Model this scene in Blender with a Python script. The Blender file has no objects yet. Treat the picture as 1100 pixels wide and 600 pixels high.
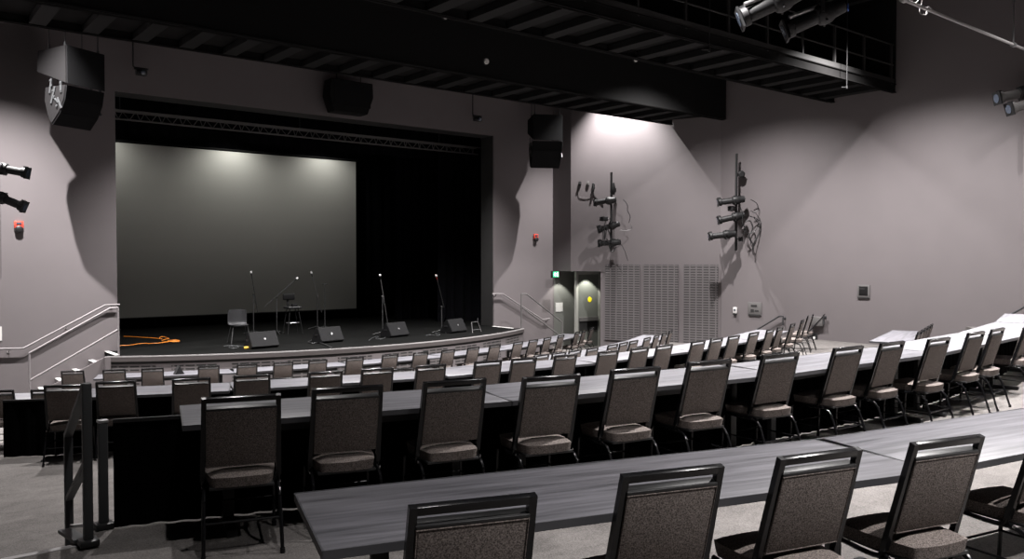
import bpy, bmesh, math, random
from math import sin, cos, pi, radians, hypot, atan2, sqrt
from mathutils import Vector, Matrix
random.seed(7)
S = bpy.context.scene
COL = S.collection

# ------------------------------------------------------------------ camera
F, HZ, CXP = 880.0, 278.0, 550.0
TH = atan2(1100.0, F)
PIT = math.atan((300 - HZ) / F)
ZC = 3.30                                   # eye height above the floor in front of the stage
cam = bpy.data.cameras.new('camera')
cam.lens = 36 * F / 1100; cam.sensor_width = 36; cam.sensor_fit = 'HORIZONTAL'
cam.clip_start = 0.05; cam.clip_end = 200
co = bpy.data.objects.new('camera', cam); COL.objects.link(co)
co.location = (0, 0, ZC)
co.rotation_euler = (pi / 2 - PIT, 0, -(pi / 2 - TH))
S.camera = co

def ray(px, py):
    u = (px - CXP) / F; v = (300 - py) / F
    f = cos(PIT) + sin(PIT) * v; up = -sin(PIT) + cos(PIT) * v
    return sin(TH) * u + cos(TH) * f, -cos(TH) * u + sin(TH) * f, up
def proj(p):
    X = sin(TH) * p[0] - cos(TH) * p[1]; Z = cos(TH) * p[0] + sin(TH) * p[1]; u = p[2] - ZC
    d = cos(PIT) * Z - sin(PIT) * u; v = sin(PIT) * Z + cos(PIT) * u
    return CXP + F * X / d, 300 - F * v / d
def at(px, py, z):                          # photo point on the horizontal plane of height z
    a, b, c = ray(px, py); t = (z - ZC) / c
    return a * t, b * t
def atY(px, py, Y):                         # ... on a plane parallel to the stage wall
    a, b, c = ray(px, py); t = Y / b
    return Vector((a * t, Y, ZC + c * t))
def atX(px, py, X):
    a, b, c = ray(px, py); t = X / a
    return Vector((X, b * t, ZC + c * t))

# ------------------------------------------------------------------ heights of the floor levels
Z_E, Z_D, Z_C, Z_B, Z_S = 0.0, 0.43, 0.88, 1.55, 0.90
YW = 23.2                                   # stage wall
CEIL = ZC + 7.4
ZCAT = ZC + 4.58

# ------------------------------------------------------------------ materials
def nodes(name):
    m = bpy.data.materials.new(name); m.use_nodes = True
    nt = m.node_tree
    return m, nt, nt.nodes['Principled BSDF'], nt.nodes.new, nt.links.new
def mat(name, col, rough=0.6, metal=0.0, var=0.0, scale=8.0, bump=0.0, spec=0.5):
    m, nt, b, N, L = nodes(name)
    b.inputs['Base Color'].default_value = (*col, 1)
    b.inputs['Roughness'].default_value = rough
    b.inputs['Metallic'].default_value = metal
    b.inputs['Specular IOR Level'].default_value = spec
    if var or bump:
        tc = N('ShaderNodeTexCoord'); nz = N('ShaderNodeTexNoise')
        nz.inputs['Scale'].default_value = scale; nz.inputs['Detail'].default_value = 5
        L(tc.outputs['Object'], nz.inputs['Vector'])
        if var:
            rp = N('ShaderNodeValToRGB')
            rp.color_ramp.elements[0].position = .3; rp.color_ramp.elements[1].position = .7
            rp.color_ramp.elements[0].color = (*[c * (1 - var) for c in col], 1)
            rp.color_ramp.elements[1].color = (*[min(1, c * (1 + var)) for c in col], 1)
            L(nz.outputs['Fac'], rp.inputs['Fac']); L(rp.outputs['Color'], b.inputs['Base Color'])
        if bump:
            bp = N('ShaderNodeBump'); bp.inputs['Strength'].default_value = bump; bp.inputs['Distance'].default_value = .01
            L(nz.outputs['Fac'], bp.inputs['Height']); L(bp.outputs['Normal'], b.inputs['Normal'])
    return m
M = {}
WALLC = (0.1064, 0.09352, 0.09632)
M['wall'] = mat('wall_paint', WALLC, .75, var=.03, scale=1.2, bump=.03)
M['black'] = mat('black_paint', (.006, .006, .006), .85, spec=.15)
M['dark'] = mat('dark_grey_paint', (0.021, 0.0204, 0.0204), .7, var=.1, scale=3, spec=.3)
M['catdeck'] = mat('catwalk_steel', (.0096, .0093, .0093), .9, var=.2, scale=2, spec=.03)
M['frame'] = mat('black_gloss_metal', (.0035, .0035, .004), .24, 0, spec=.32)
M['nosing'] = mat('pale_metal_nosing', (.26, .25, .25), .45)
M['stand'] = mat('lightened_black_stand', (.035, .035, .036), .4)  # black lightened in place of light falling on the mic stands
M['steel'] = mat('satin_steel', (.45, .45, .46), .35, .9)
M['chrome'] = mat('bright_steel', (.7, .7, .7), .18, 1.0)
M['rail'] = mat('painted_handrail', (0.175, 0.161, 0.1645), .45)
M['greyrail'] = mat('charcoal_painted_post', (0.03, 0.0315, 0.033), .5)
M['blackrail'] = mat('black_handrail', (.03, .03, .032), .4)
M['lens'] = mat('lens_glass', (.05, .06, .08), .05, spec=.8)
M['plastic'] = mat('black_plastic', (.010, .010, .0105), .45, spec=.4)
M['fixture'] = mat('black_fixture_paint', (.007, .007, .0075), .55, spec=.3)
M['headmic'] = mat('silver_mesh', (.75, .75, .75), .5, .2)
M['grille'] = mat('speaker_grille', (.005, .005, .0055), .8, var=.3, scale=300, spec=.12)
M['wedge'] = mat('grey_monitor_grille', (.007, .007, .0075), .6, spec=.12, var=.25, scale=200)
M['spkside'] = mat('speaker_cabinet_side', (.0065, .006, .0063), .75, var=.05, scale=30, spec=.15)
M['white'] = mat('white_plastic', (.52, .51, .5), .5)
M['paper'] = mat('white_paper', (0.51, 0.504, 0.492), .8)
M['red'] = mat('red_plastic', (.55, .05, .03), .4)
M['orange'] = mat('orange_cable', (.75, .24, .02), .5)
M['yellow'] = mat('yellow_sticker', (.9, .75, .02), .5)
M['door'] = mat('grey_green_door', (0.12, 0.1264, 0.1144), .55, var=.03, scale=2)
M['doorframe'] = mat('door_frame_paint', (.30, .30, .28), .5)
M['alcove'] = mat('alcove_wall_paint', (0.126, 0.1288, 0.119), .7)
M['plate'] = mat('brushed_plate', (0.102, 0.0972, 0.096), .5, .1)
M['screen'] = mat('projection_screen', (.5, .5, .465), .85)
M['blue'] = mat('blue_lens', (.02, .06, .25), .1)
M['amber'] = mat('amber_plug', (.7, .45, .08), .4)
M['redplug'] = mat('red_microphone_collar', (.35, .02, .02), .5)

def fabric():
    m, nt, b, N, L = nodes('taupe_tweed')
    tc = N('ShaderNodeTexCoord'); nz = N('ShaderNodeTexNoise'); nz.inputs['Scale'].default_value = 170; nz.inputs['Detail'].default_value = 3
    rp = N('ShaderNodeValToRGB'); e = rp.color_ramp.elements
    e[0].position = .37; e[0].color = (.044, .036, .033, 1); e[1].position = .66; e[1].color = (.180, .154, .142, 1)
    L(tc.outputs['Object'], nz.inputs['Vector']); L(nz.outputs['Fac'], rp.inputs['Fac']); L(rp.outputs['Color'], b.inputs['Base Color'])
    b.inputs['Roughness'].default_value = .9
    b.inputs['Specular IOR Level'].default_value = .2
    bp = N('ShaderNodeBump'); bp.inputs['Strength'].default_value = .25; bp.inputs['Distance'].default_value = .003
    L(nz.outputs['Fac'], bp.inputs['Height']); L(bp.outputs['Normal'], b.inputs['Normal'])
    return m
M['fabric'] = fabric()
def laminate():
    m, nt, b, N, L = nodes('grey_wood_laminate')
    tc = N('ShaderNodeTexCoord'); mp = N('ShaderNodeMapping'); mp.inputs['Scale'].default_value = (.9, 15, 1)
    oi = N('ShaderNodeObjectInfo'); va = N('ShaderNodeVectorMath'); va.operation = 'MULTIPLY_ADD'
    va.inputs[1].default_value = (1, 1, 1)
    cb = N('ShaderNodeCombineXYZ'); mu = N('ShaderNodeMath'); mu.operation = 'MULTIPLY'; mu.inputs[1].default_value = 50
    L(oi.outputs['Random'], mu.inputs[0]); L(mu.outputs[0], cb.inputs['X']); L(mu.outputs[0], cb.inputs['Y'])
    L(tc.outputs['Object'], va.inputs[0]); L(cb.outputs[0], va.inputs[2])
    nz = N('ShaderNodeTexNoise'); nz.inputs['Scale'].default_value = 1.6; nz.inputs['Detail'].default_value = 7; nz.inputs['Roughness'].default_value = .6
    rp = N('ShaderNodeValToRGB'); e = rp.color_ramp.elements
    e[0].position = .33; e[0].color = (.033, .0325, .037, 1); e[1].position = .68; e[1].color = (.107, .1045, .117, 1)
    L(va.outputs[0], mp.inputs['Vector']); L(mp.outputs['Vector'], nz.inputs['Vector']); L(nz.outputs['Fac'], rp.inputs['Fac']); L(rp.outputs['Color'], b.inputs['Base Color'])
    b.inputs['Roughness'].default_value = .45
    return m
M['laminate'] = laminate()
M['edge'] = mat('dark_table_edge', (0.03, 0.03, 0.0336), .5)
def carpet():
    m, nt, b, N, L = nodes('beige_grey_carpet')
    tc = N('ShaderNodeTexCoord')
    n1 = N('ShaderNodeTexNoise'); n1.inputs['Scale'].default_value = 130; n1.inputs['Detail'].default_value = 4
    mp = N('ShaderNodeMapping'); mp.inputs['Scale'].default_value = (1.3, 2.4, 1); mp.inputs['Rotation'].default_value = (0, 0, .25)
    n2 = N('ShaderNodeTexNoise'); n2.inputs['Scale'].default_value = 1.8; n2.inputs['Detail'].default_value = 6; n2.inputs['Distortion'].default_value = 1.2
    L(tc.outputs['Object'], n1.inputs['Vector']); L(tc.outputs['Object'], mp.inputs['Vector']); L(mp.outputs['Vector'], n2.inputs['Vector'])
    mx = N('ShaderNodeMath'); mx.operation = 'ADD'; m2 = N('ShaderNodeMath'); m2.operation = 'MULTIPLY'; m2.inputs[1].default_value = .5
    m3 = N('ShaderNodeMath'); m3.operation = 'MULTIPLY_ADD'; m3.inputs[1].default_value = .45; m3.inputs[2].default_value = .275; L(n2.outputs['Fac'], m3.inputs[0]); L(n1.outputs['Fac'], mx.inputs[0]); L(m3.outputs[0], mx.inputs[1]); L(mx.outputs[0], m2.inputs[0])
    rp = N('ShaderNodeValToRGB'); e = rp.color_ramp.elements
    e[0].position = .36; e[0].color = (0.0465, 0.04278, 0.04092, 1); e[1].position = .64; e[1].color = (0.1457, 0.1358, 0.1302, 1)
    L(m2.outputs[0], rp.inputs['Fac']); L(rp.outputs['Color'], b.inputs['Base Color'])
    b.inputs['Roughness'].default_value = .95; b.inputs['Specular IOR Level'].default_value = .1
    bp = N('ShaderNodeBump'); bp.inputs['Strength'].default_value = .4; bp.inputs['Distance'].default_value = .006
    L(n1.outputs['Fac'], bp.inputs['Height']); L(bp.outputs['Normal'], b.inputs['Normal'])
    return m
M['carpet'] = carpet()
M['stagefloor'] = mat('black_stage_floor', (0.0019, 0.002, 0.0019), .75, var=.35, scale=1.3, spec=.05)
M['lip'] = mat('stage_lip_paint', (0.06, 0.0522, 0.0516), .5)
M['velvet'] = mat('black_velour', (.006, .006, .008), .95, spec=.1)
M['skirt'] = mat('black_skirt_cloth', (.0018, .0018, .0021), .95, spec=.05)
def slots(name, bw, rh, mort, col, dark):
    m, nt, b, N, L = nodes(name)
    uv = N('ShaderNodeUVMap'); br = N('ShaderNodeTexBrick')
    br.offset = 0; br.squash = 1
    br.inputs['Scale'].default_value = 1
    br.inputs['Brick Width'].default_value = bw; br.inputs['Row Height'].default_value = rh
    br.inputs['Mortar Size'].default_value = mort; br.inputs['Mortar Smooth'].default_value = .1; br.inputs['Bias'].default_value = 0
    br.inputs['Color1'].default_value = (*dark, 1); br.inputs['Color2'].default_value = (*dark, 1); br.inputs['Mortar'].default_value = (*col, 1)
    L(uv.outputs['UV'], br.inputs['Vector']); L(br.outputs['Color'], b.inputs['Base Color'])
    bp = N('ShaderNodeBump'); bp.inputs['Strength'].default_value = .6; bp.inputs['Distance'].default_value = .01
    L(br.outputs['Fac'], bp.inputs['Height']); L(bp.outputs['Normal'], b.inputs['Normal'])
    b.inputs['Roughness'].default_value = .7
    return m
M['vent'] = slots('slotted_wall_panel', .225, .085, .022, (0.0868, 0.07784, 0.07952), (0.02128, 0.01904, 0.0196))
M['stagevent'] = slots('slotted_stage_front', .26, .085, .024, (0.084, 0.0744, 0.075), (0.0084, 0.0078, 0.0078))
def emis(name, col, st):
    m, nt, b, N, L = nodes(name)
    b.inputs['Base Color'].default_value = (*col, 1)
    b.inputs['Emission Color'].default_value = (*col, 1); b.inputs['Emission Strength'].default_value = st
    return m
M['exitglow'] = emis('lit_exit_green', (.02, .55, .22), .9)
M['exitwhite'] = emis('lit_exit_white', (.8, 1, .85), 1.0)
M['lamp'] = emis('lamp_face', (1, .95, .9), 6)

# ------------------------------------------------------------------ mesh helpers
def link(name, bm, m, parent=None, smooth=True, ang=35):
    me = bpy.data.meshes.new(name)
    bmesh.ops.recalc_face_normals(bm, faces=bm.faces)
    bm.to_mesh(me); bm.free()
    if smooth:
        me.shade_smooth(); me.set_sharp_from_angle(angle=radians(ang))
    me.materials.append(M[m] if isinstance(m, str) else m)
    o = bpy.data.objects.new(name, me); COL.objects.link(o)
    if parent: o.parent = parent
    return o
def new(): return bmesh.new()
def box(bm, c, s, rot=None, bev=0.0, seg=2):
    r = bmesh.ops.create_cube(bm, size=1.0)
    vs = r['verts']
    bmesh.ops.scale(bm, vec=s, verts=vs)
    if bev:
        es = list({e for v in vs for e in v.link_edges})
        rb = bmesh.ops.bevel(bm, geom=es, offset=bev, segments=seg, affect='EDGES', profile=.5)
        vs = list({v for f in rb['faces'] for v in f.verts} | {v for v in vs if v.is_valid})
        # gather whole island
        vs = island(vs[0])
    if rot is not None: bmesh.ops.rotate(bm, cent=(0, 0, 0), matrix=rot, verts=vs)
    bmesh.ops.translate(bm, vec=c, verts=vs)
    return vs
def island(v):
    seen = {v}; st = [v]
    while st:
        a = st.pop()
        for e in a.link_edges:
            b = e.other_vert(a)
            if b not in seen: seen.add(b); st.append(b)
    return list(seen)
def tube(bm, pts, r, n=8, square=False, closed_caps=True, radii=None, up=None):
    pts = [Vector(p) for p in pts]
    rings = []
    prev = None
    N_ = len(pts)
    for i, p in enumerate(pts):
        if i == 0: t = pts[1] - p
        elif i == N_ - 1: t = p - pts[i - 1]
        else: t = (pts[i + 1] - p).normalized() + (p - pts[i - 1]).normalized()
        t.normalize()
        if prev is None:
            a = up and Vector(up) or (Vector((0, 0, 1)) if abs(t.z) < .9 else Vector((0, 1, 0)))
            u = t.cross(a).normalized()
        else:
            u = (prev - t * prev.dot(t)).normalized()
        prev = u; w = t.cross(u)
        rr = radii[i] if radii else r
        k = 1.0
        if 0 < i < N_ - 1:
            d = (pts[i + 1] - p).normalized().dot((p - pts[i - 1]).normalized())
            k = 1 / max(.5, sqrt((1 + d) / 2))
        ring = []
        m_ = 4 if square else n
        for j in range(m_):
            an = 2 * pi * j / m_ + (pi / 4 if square else 0)
            rad = rr * (sqrt(2) if square else 1)
            ring.append(bm.verts.new(p + (u * cos(an) + w * sin(an)) * rad * (k if square else 1)))
        rings.append(ring)
    for a, b in zip(rings, rings[1:]):
        m_ = len(a)
        for j in range(m_):
            bm.faces.new((a[j], a[(j + 1) % m_], b[(j + 1) % m_], b[j]))
    if closed_caps:
        bm.faces.new(rings[0][::-1]); bm.faces.new(rings[-1])
def lathe(bm, prof, p0, axis, n=16):
    """prof: list of (distance along axis, radius)"""
    p0 = Vector(p0); ax = Vector(axis).normalized()
    a = Vector((0, 0, 1)) if abs(ax.z) < .9 else Vector((1, 0, 0))
    u = ax.cross(a).normalized(); w = ax.cross(u)
    rings = []
    for d, r in prof:
        r = max(r, 1e-4)
        rings.append([bm.verts.new(p0 + ax * d + (u * cos(2 * pi * j / n) + w * sin(2 * pi * j / n)) * r) for j in range(n)])
    for x, y in zip(rings, rings[1:]):
        for j in range(n): bm.faces.new((x[j], x[(j + 1) % n], y[(j + 1) % n], y[j]))
    bm.faces.new(rings[0][::-1]); bm.faces.new(rings[-1])
def prism(bm, poly, ext):
    """poly: list of 3D points (planar), ext: extrusion vector"""
    a = [bm.verts.new(p) for p in poly]; e = Vector(ext)
    b = [bm.verts.new(Vector(p) + e) for p in poly]
    bm.faces.new(a); bm.faces.new(b[::-1])
    n = len(a)
    for i in range(n): bm.faces.new((a[i], b[i], b[(i + 1) % n], a[(i + 1) % n]))
def frame_of(ax, up=(0, 0, 1)):
    """rotation whose local y is ax"""
    y = Vector(ax).normalized(); z = Vector(up); x = y.cross(z).normalized(); z = x.cross(y)
    return Matrix((x, y, z)).transposed()
def smooth_path(pts, it=2):
    pts = [Vector(p) for p in pts]
    for _ in range(it):
        q = [pts[0]]
        for a, b in zip(pts, pts[1:]): q += [a * .75 + b * .25, a * .25 + b * .75]
        q.append(pts[-1]); pts = q
    return pts
def tag(o, label, cat, group=None):
    o['label'] = label; o['category'] = cat
    if group: o['group'] = group
    return o
def thing(name, label, cat, loc=(0, 0, 0), rz=0.0, group=None):
    o = bpy.data.objects.new(name, None); COL.objects.link(o)
    o.empty_display_size = .1
    o.location = loc; o.rotation_euler = (0, 0, rz)
    return tag(o, label, cat, group)
def struct(name, bm, m, smooth=False):
    o = link(name, bm, m, smooth=smooth); o['kind'] = 'structure'; return o
def dup(root, loc, rz, label, group):
    r = root.copy(); COL.objects.link(r); r.location = loc; r.rotation_euler = (0, 0, rz)
    r['label'] = label; r['group'] = group
    for ch in list(root.children):
        c = ch.copy(); COL.objects.link(c); c.parent = r
        for g in list(ch.children):
            d = g.copy(); COL.objects.link(d); d.parent = c
    return r
ORD = ['first', 'second', 'third', 'fourth', 'fifth', 'sixth', 'seventh', 'eighth', 'ninth', 'tenth', 'eleventh', 'twelfth', 'thirteenth',
       'fourteenth', 'fifteenth', 'sixteenth', 'seventeenth', 'eighteenth', 'nineteenth', 'twentieth', 'twenty-first', 'twenty-second', 'twenty-third', 'twenty-fourth']

# ------------------------------------------------------------------ rows: centre and radius of each row's near table edge
ROW = {'A': ((10.15, 27.41), 26.36, Z_B), 'B': ((8.73, 27.48), 23.51, Z_B), 'C': ((9.7, 29.2), 19.75, Z_C),
       'D': ((9.0, 28.9), 16.36, Z_D), 'E': ((10.7, 34.3), 16.57, Z_E)}
def arcY(c, R, X): return c[1] - sqrt(max(0, R * R - (X - c[0]) ** 2))
XR, XL, YB = 22.5, -4.0, -8.0
P1, P2 = (20.53, 22.2), (22.5, 17.0)        # splayed wall, right
Q1, Q2 = (2.62, 22.2), (-4.0, 14.0)         # splayed wall, left

# ------------------------------------------------------------------ floors
def slab(name, poly, z0, z1, m):
    bm = new(); prism(bm, [(x, y, z0) for x, y in poly], (0, 0, z1 - z0)); return struct(name, bm, m)
slab('floor', [(XL - .2, YB - .2), (XR + .3, YB - .2), (XR + .3, 25), (XL - .2, 25)], -.3, 0, 'carpet')
def tier(c, R, z, x0, x1, notch=None, n=48):
    xs = [x1 + (x0 - x1) * i / n for i in range(n + 1)]
    poly = [(XL, YB), (XR, YB)] + [(x, arcY(c, R, x)) for x in xs]
    if notch: poly += [(x0, notch), (XL, notch)]
    return slab('floor', poly, 0 if z < 1 else .001, z, 'carpet')
tier(ROW['D'][0], 15.75, Z_D, XL, XR)
tier(ROW['C'][0], 19.3, Z_C, XL, XR)
tier(ROW['B'][0], 22.86, Z_B, 1.06, XR, notch=5.55)
# aisle steps going down beside the guard rail
for k in range(3):
    slab('floor', [(XL, 5.4), (1.06 + .13 * (k > 0), 5.4), (1.06 + .13 * (k > 0), 5.55 + .32 * (k + 1)), (XL, 5.55 + .32 * (k + 1))], Z_C, Z_B - .1675 * (k + 1), 'carpet')
for i, (xa, xb, y, z) in enumerate([(XL + .05, 1.03, 5.55, Z_B)] + [(XL + .05, 1.03, 5.55 + .32 * (k + 1), Z_B - .1675 * (k + 1)) for k in range(3)]):
    bm = new(); box(bm, ((xa + xb) / 2, y - .012, z - .005), (xb - xa, .05, .022), bev=.004)
    struct('trim_%d' % (i + 1), bm, 'nosing')
bm = new()
pts = [(x, arcY(ROW['B'][0], 22.86, x), Z_B + .004) for x in [1.06 + .5 * i for i in range(42)]]
tube(bm, pts, .013, square=True); struct('trim_5', bm, 'nosing')

# ------------------------------------------------------------------ walls
PX0, PX1, PTOP = 5.32, 17.73, ZC + 4.37     # proscenium opening
bm = new()
T = .75
for x0, x1, z0, z1 in ((2.3, PX0, 0, CEIL), (PX1, 20.6, 0, CEIL), (PX0, PX1, PTOP, CEIL)):
    box(bm, ((x0 + x1) / 2, YW + T / 2, (z0 + z1) / 2), (x1 - x0, T, z1 - z0))
struct('wall_stage', bm, 'wall')
# dark lining of the opening
bm = new()
box(bm, (PX1 + .0, YW + T / 2 + .03, (Z_S + PTOP) / 2), (.012, T - .05, PTOP - Z_S))
box(bm, (PX0 - .0, YW + T / 2 + .03, (Z_S + PTOP) / 2), (.012, T - .05, PTOP - Z_S))
box(bm, ((PX0 + PX1) / 2, YW + T / 2 + .03, PTOP), (PX1 - PX0, T - .05, .012))
struct('trim_6', bm, 'dark')
ZSOF = ZC - .45
def wallbox(bm, a, b, z0, z1, t=.25, side=1):
    d = Vector((b[0] - a[0], b[1] - a[1], 0)).normalized(); n = Vector((d.y, -d.x, 0)) * t * side
    prism(bm, [(a[0], a[1], z0), (b[0], b[1], z0), (b[0] + n.x, b[1] + n.y, z0), (a[0] + n.x, a[1] + n.y, z0)], (0, 0, z1 - z0))
def lerp(a, b, t): return (a[0] + (b[0] - a[0]) * t, a[1] + (b[1] - a[1]) * t)
V1 = (20.96, 21.08)                         # left end of the slotted panels, right of the door alcove
bm = new()
wallbox(bm, P1, P2, ZSOF, CEIL, .3, -1)                    # splayed face above
wallbox(bm, V1, P2, 0, ZSOF + .0, .3, -1)                  # splayed wall below, right of the alcove
prism(bm, [(P1[0], P1[1], ZSOF), (20.53, YW, ZSOF), (22.3, YW, ZSOF), (21.24, 21.08, ZSOF)], (0, 0, CEIL - ZSOF))
struct('wall_splay_right', bm, 'wall')
bm = new()
prism(bm, [(Q1[0], Q1[1], ZSOF), (2.62, YW, ZSOF), (.8, YW, ZSOF), (.2, 19.5, ZSOF)], (0, 0, CEIL - ZSOF))
wallbox(bm, (1.9, 21.3), Q2, 0, CEIL, .3, 1)
box(bm, (1.2, YW + .3, ZSOF / 2), (2.4, .3, ZSOF))
struct('wall_splay_left', bm, 'wall')
bm = new(); box(bm, (XR + .15, (17.0 + YB) / 2, CEIL / 2), (.3, 17.0 - YB, CEIL)); struct('wall_right', bm, 'wall')
bm = new(); box(bm, (XL - .15, (14.0 + YB) / 2, CEIL / 2), (.3, 14.2 - YB, CEIL)); struct('wall_left', bm, 'wall')
bm = new(); box(bm, ((XL + XR) / 2, YB - .15, CEIL / 2), (XR - XL + .6, .3, CEIL)); struct('wall_back', bm, 'wall')
bm = new(); box(bm, ((XL + XR) / 2, (YB + 24) / 2, CEIL + .1), (XR - XL + .6, 24 - YB, .2)); struct('ceiling', bm, 'black')

# door alcove on the right: grey wall and a door with panic bar
bm = new()
AL = (22.3, YW)
box(bm, (21.9, YW + .15, ZSOF / 2), (2.6, .3, ZSOF))
struct('wall_alcove', bm, 'alcove')
da, db = atY(617, 300, 23.05), None
d0 = Vector((V1[0], V1[1], 0)); 
# door stands between alcove wall and the splayed wall end
xl = atY(619, 330, YW - .9); xr = atY(642.5, 330, YW - .95)
dl = Vector((xl.x, YW - .9, 0)); dr = Vector((xr.x, YW - .95, 0))
# the door leaf plane
def doorpart(u0, u1, z0, z1, t, off=0.0):
    d = (dr - dl); n = Vector((d.y, -d.x, 0)).normalized()
    a = dl + d * u0 + n * off; b = dl + d * u1 + n * off
    return [(a.x, a.y, z0), (b.x, b.y, z0), (b.x + n.x * t, b.y + n.y * t, z0), (a.x + n.x * t, a.y + n.y * t, z0)], (0, 0, z1 - z0)
bm = new(); prism(bm, *doorpart(0.04, .97, 0.01, 2.72, .05)); dw = struct('door_1', bm, 'door')
bm = new()
for u0, u1, z0, z1 in ((-.06, .04, 0.0, 2.82), (.97, 1.08, 0.0, 2.82), (.04, .97, 2.72, 2.82)): prism(bm, *doorpart(u0, u1, z0, z1, .1, -.03))
o = link('door_frame', bm, 'doorframe', dw, smooth=False)
bm = new(); prism(bm, *doorpart(.08, .92, .98, 1.12, .07, .05)); o = link('panic_bar', bm, 'plate', dw, smooth=False)
bm = new(); prism(bm, *doorpart(.10, .90, .62, .98, .012, .05)); o = link('kick_plate', bm, 'dark', dw, smooth=False)
bm = new()
c_ = dl + (dr - dl) * .57; n_ = Vector(((dr - dl).y, -(dr - dl).x, 0)).normalized()
lathe(bm, [(0, .10), (.006, .10)], (c_.x + n_.x * .05, c_.y + n_.y * .05, 1.78), n_, 20)
tag(link('round_sticker', bm, 'yellow', smooth=False), 'round yellow sticker on the grey exit door', 'sticker')
# header above the door
bm = new(); prism(bm, *doorpart(-.2, 1.3, 2.82, ZSOF + .02, .1, -.03)); struct('wall_header', bm, 'alcove')
pl = atY(594, 330, YW - .0)
bm = new(); box(bm, (20.85, YW - .01, atY(594, 330, YW).z), (.36, .012, .34)); tag(link('paper_notice', bm, 'paper', smooth=False), 'white paper notice on the grey alcove wall left of the exit door', 'sign')
bm = new(); p_ = atY(.4, 358, YW); box(bm, (p_.x - .12, YW - .01, p_.z), (.3, .012, .34)); tag(link('paper_notice', bm, 'paper', smooth=False), 'white paper notice at the far left of the stage wall', 'sign')

# slotted acoustic panels in the splayed wall
spd = Vector((P2[0] - P1[0], P2[1] - P1[1], 0)).normalized(); spn = Vector((spd.y, -spd.x, 0))
if spn.x > 0: spn = -spn
def on_splay(px):                            # distance along the splayed wall from P1
    a, b, c = ray(px, 300)
    # a*t = P1x + s*dx ; b*t = P1y + s*dy
    det = a * (-spd.y) - b * (-spd.x)
    s = (a * P1[1] - b * P1[0]) / (-(a * spd.y - b * spd.x))
    return s
def splay_pt(px, z, off=0.0):
    s = on_splay(px); return Vector((P1[0] + spd.x * s + spn.x * off, P1[1] + spd.y * s + spn.y * off, z))
for i, (xa, xb, nm) in enumerate(((650, 688, 'left'), (691.5, 729, 'middle'), (734.5, 771.5, 'right'))):
    a = splay_pt(xa, .4, .012); b = splay_pt(xb, .4, .012)
    ln = (b - a).length; z1 = ZC - .2
    bm = new(); uvl = bm.loops.layers.uv.new('UVMap')
    prism(bm, [a, b, b + spn * .03, a + spn * .03], (0, 0, z1 - .4))
    for f in bm.faces:
        for l in f.loops:
            d = (l.vert.co - a); l[uvl].uv = (d.dot(spd) , l.vert.co.z)
    tag(link('slotted_panel', bm, 'vent', smooth=False), '%s one of the three slotted grey panels in the splayed wall' % nm, 'wall panel', 'slotted wall panels')

# ------------------------------------------------------------------ stage
SC, SR = (11.45, 32.17), 12.2
lipx = [4.78 + (17.96 - 4.78) * i / 40 for i in range(41)]
lip = [(x, arcY(SC, SR, x)) for x in lipx]
def lipoff(o):
    r = []
    for x, y in lip:
        d = Vector((x - SC[0], y - SC[1], 0)).normalized(); r.append((x + d.x * o, y + d.y * o))
    return r
bm = new()
prism(bm, [(x, y, Z_S - .12) for x, y in lipoff(-.02)] + [(17.96, 22.03, Z_S - .12), (17.74, 22.03, Z_S - .12), (17.74, YW, Z_S - .12), (21.5, YW + T, Z_S - .12), (21.5, 31, Z_S - .12), (1.5, 31, Z_S - .12), (1.5, YW + T, Z_S - .12), (5.0, YW, Z_S - .12), (5.0, 22.03, Z_S - .12), (4.78, 22.03, Z_S - .12)], (0, 0, .12))
struct('floor_stage', bm, 'stagefloor')
def band(name, o0, o1, z0, z1, m, sm=True):
    bm = new()
    A_, B_ = lipoff(o0), lipoff(o1)
    prism(bm, [(x, y, z0) for x, y in A_] + [(x, y, z0) for x, y in B_[::-1]], (0, 0, z1 - z0))
    return struct(name, bm, m, smooth=sm)
band('trim_7', -.05, .05, Z_S - .13, Z_S + .004, 'lip')
band('trim_10', .03, .054, Z_S - .022, Z_S + .007, 'nosing')
band('trim_8', -.1, .0, Z_S - .2, Z_S - .13, 'dark')
band('wall_stage_front', -.3, .0, 0, Z_S - .2, 'wall')
# slotted vents in the stage front
cum = 0
k = 0
L_ = lipoff(.006)
bm = new(); uvl = bm.loops.layers.uv.new('UVMap')
s0 = 0.0
for i in range(40):
    a, b = L_[i], L_[i + 1]; d = hypot(b[0] - a[0], b[1] - a[1])
    if i % 4 != 3:
        vs = [bm.verts.new((a[0], a[1], .12)), bm.verts.new((b[0], b[1], .12)), bm.verts.new((b[0], b[1], .66)), bm.verts.new((a[0], a[1], .66))]
        f = bm.faces.new(vs)
        for l, uvv in zip(f.loops, ((s0, .12), (s0 + d, .12), (s0 + d, .66), (s0, .66))): l[uvl].uv = uvv
    s0 += d
o = link('trim_9', bm, 'stagevent', smooth=False); o['kind'] = 'structure'
# stage side cheeks behind the lip ends
bm = new()
prism(bm, [(4.72, 21.85, 0), (4.85, 21.85, 0), (4.85, 22.04, 0), (4.72, 22.04, 0)], (0, 0, Z_S - .01))
prism(bm, [(17.9, 21.85, 0), (18.03, 21.85, 0), (18.03, 22.04, 0), (17.9, 22.04, 0)], (0, 0, Z_S - .01))
struct('wall_stage_side', bm, 'wall')
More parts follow.
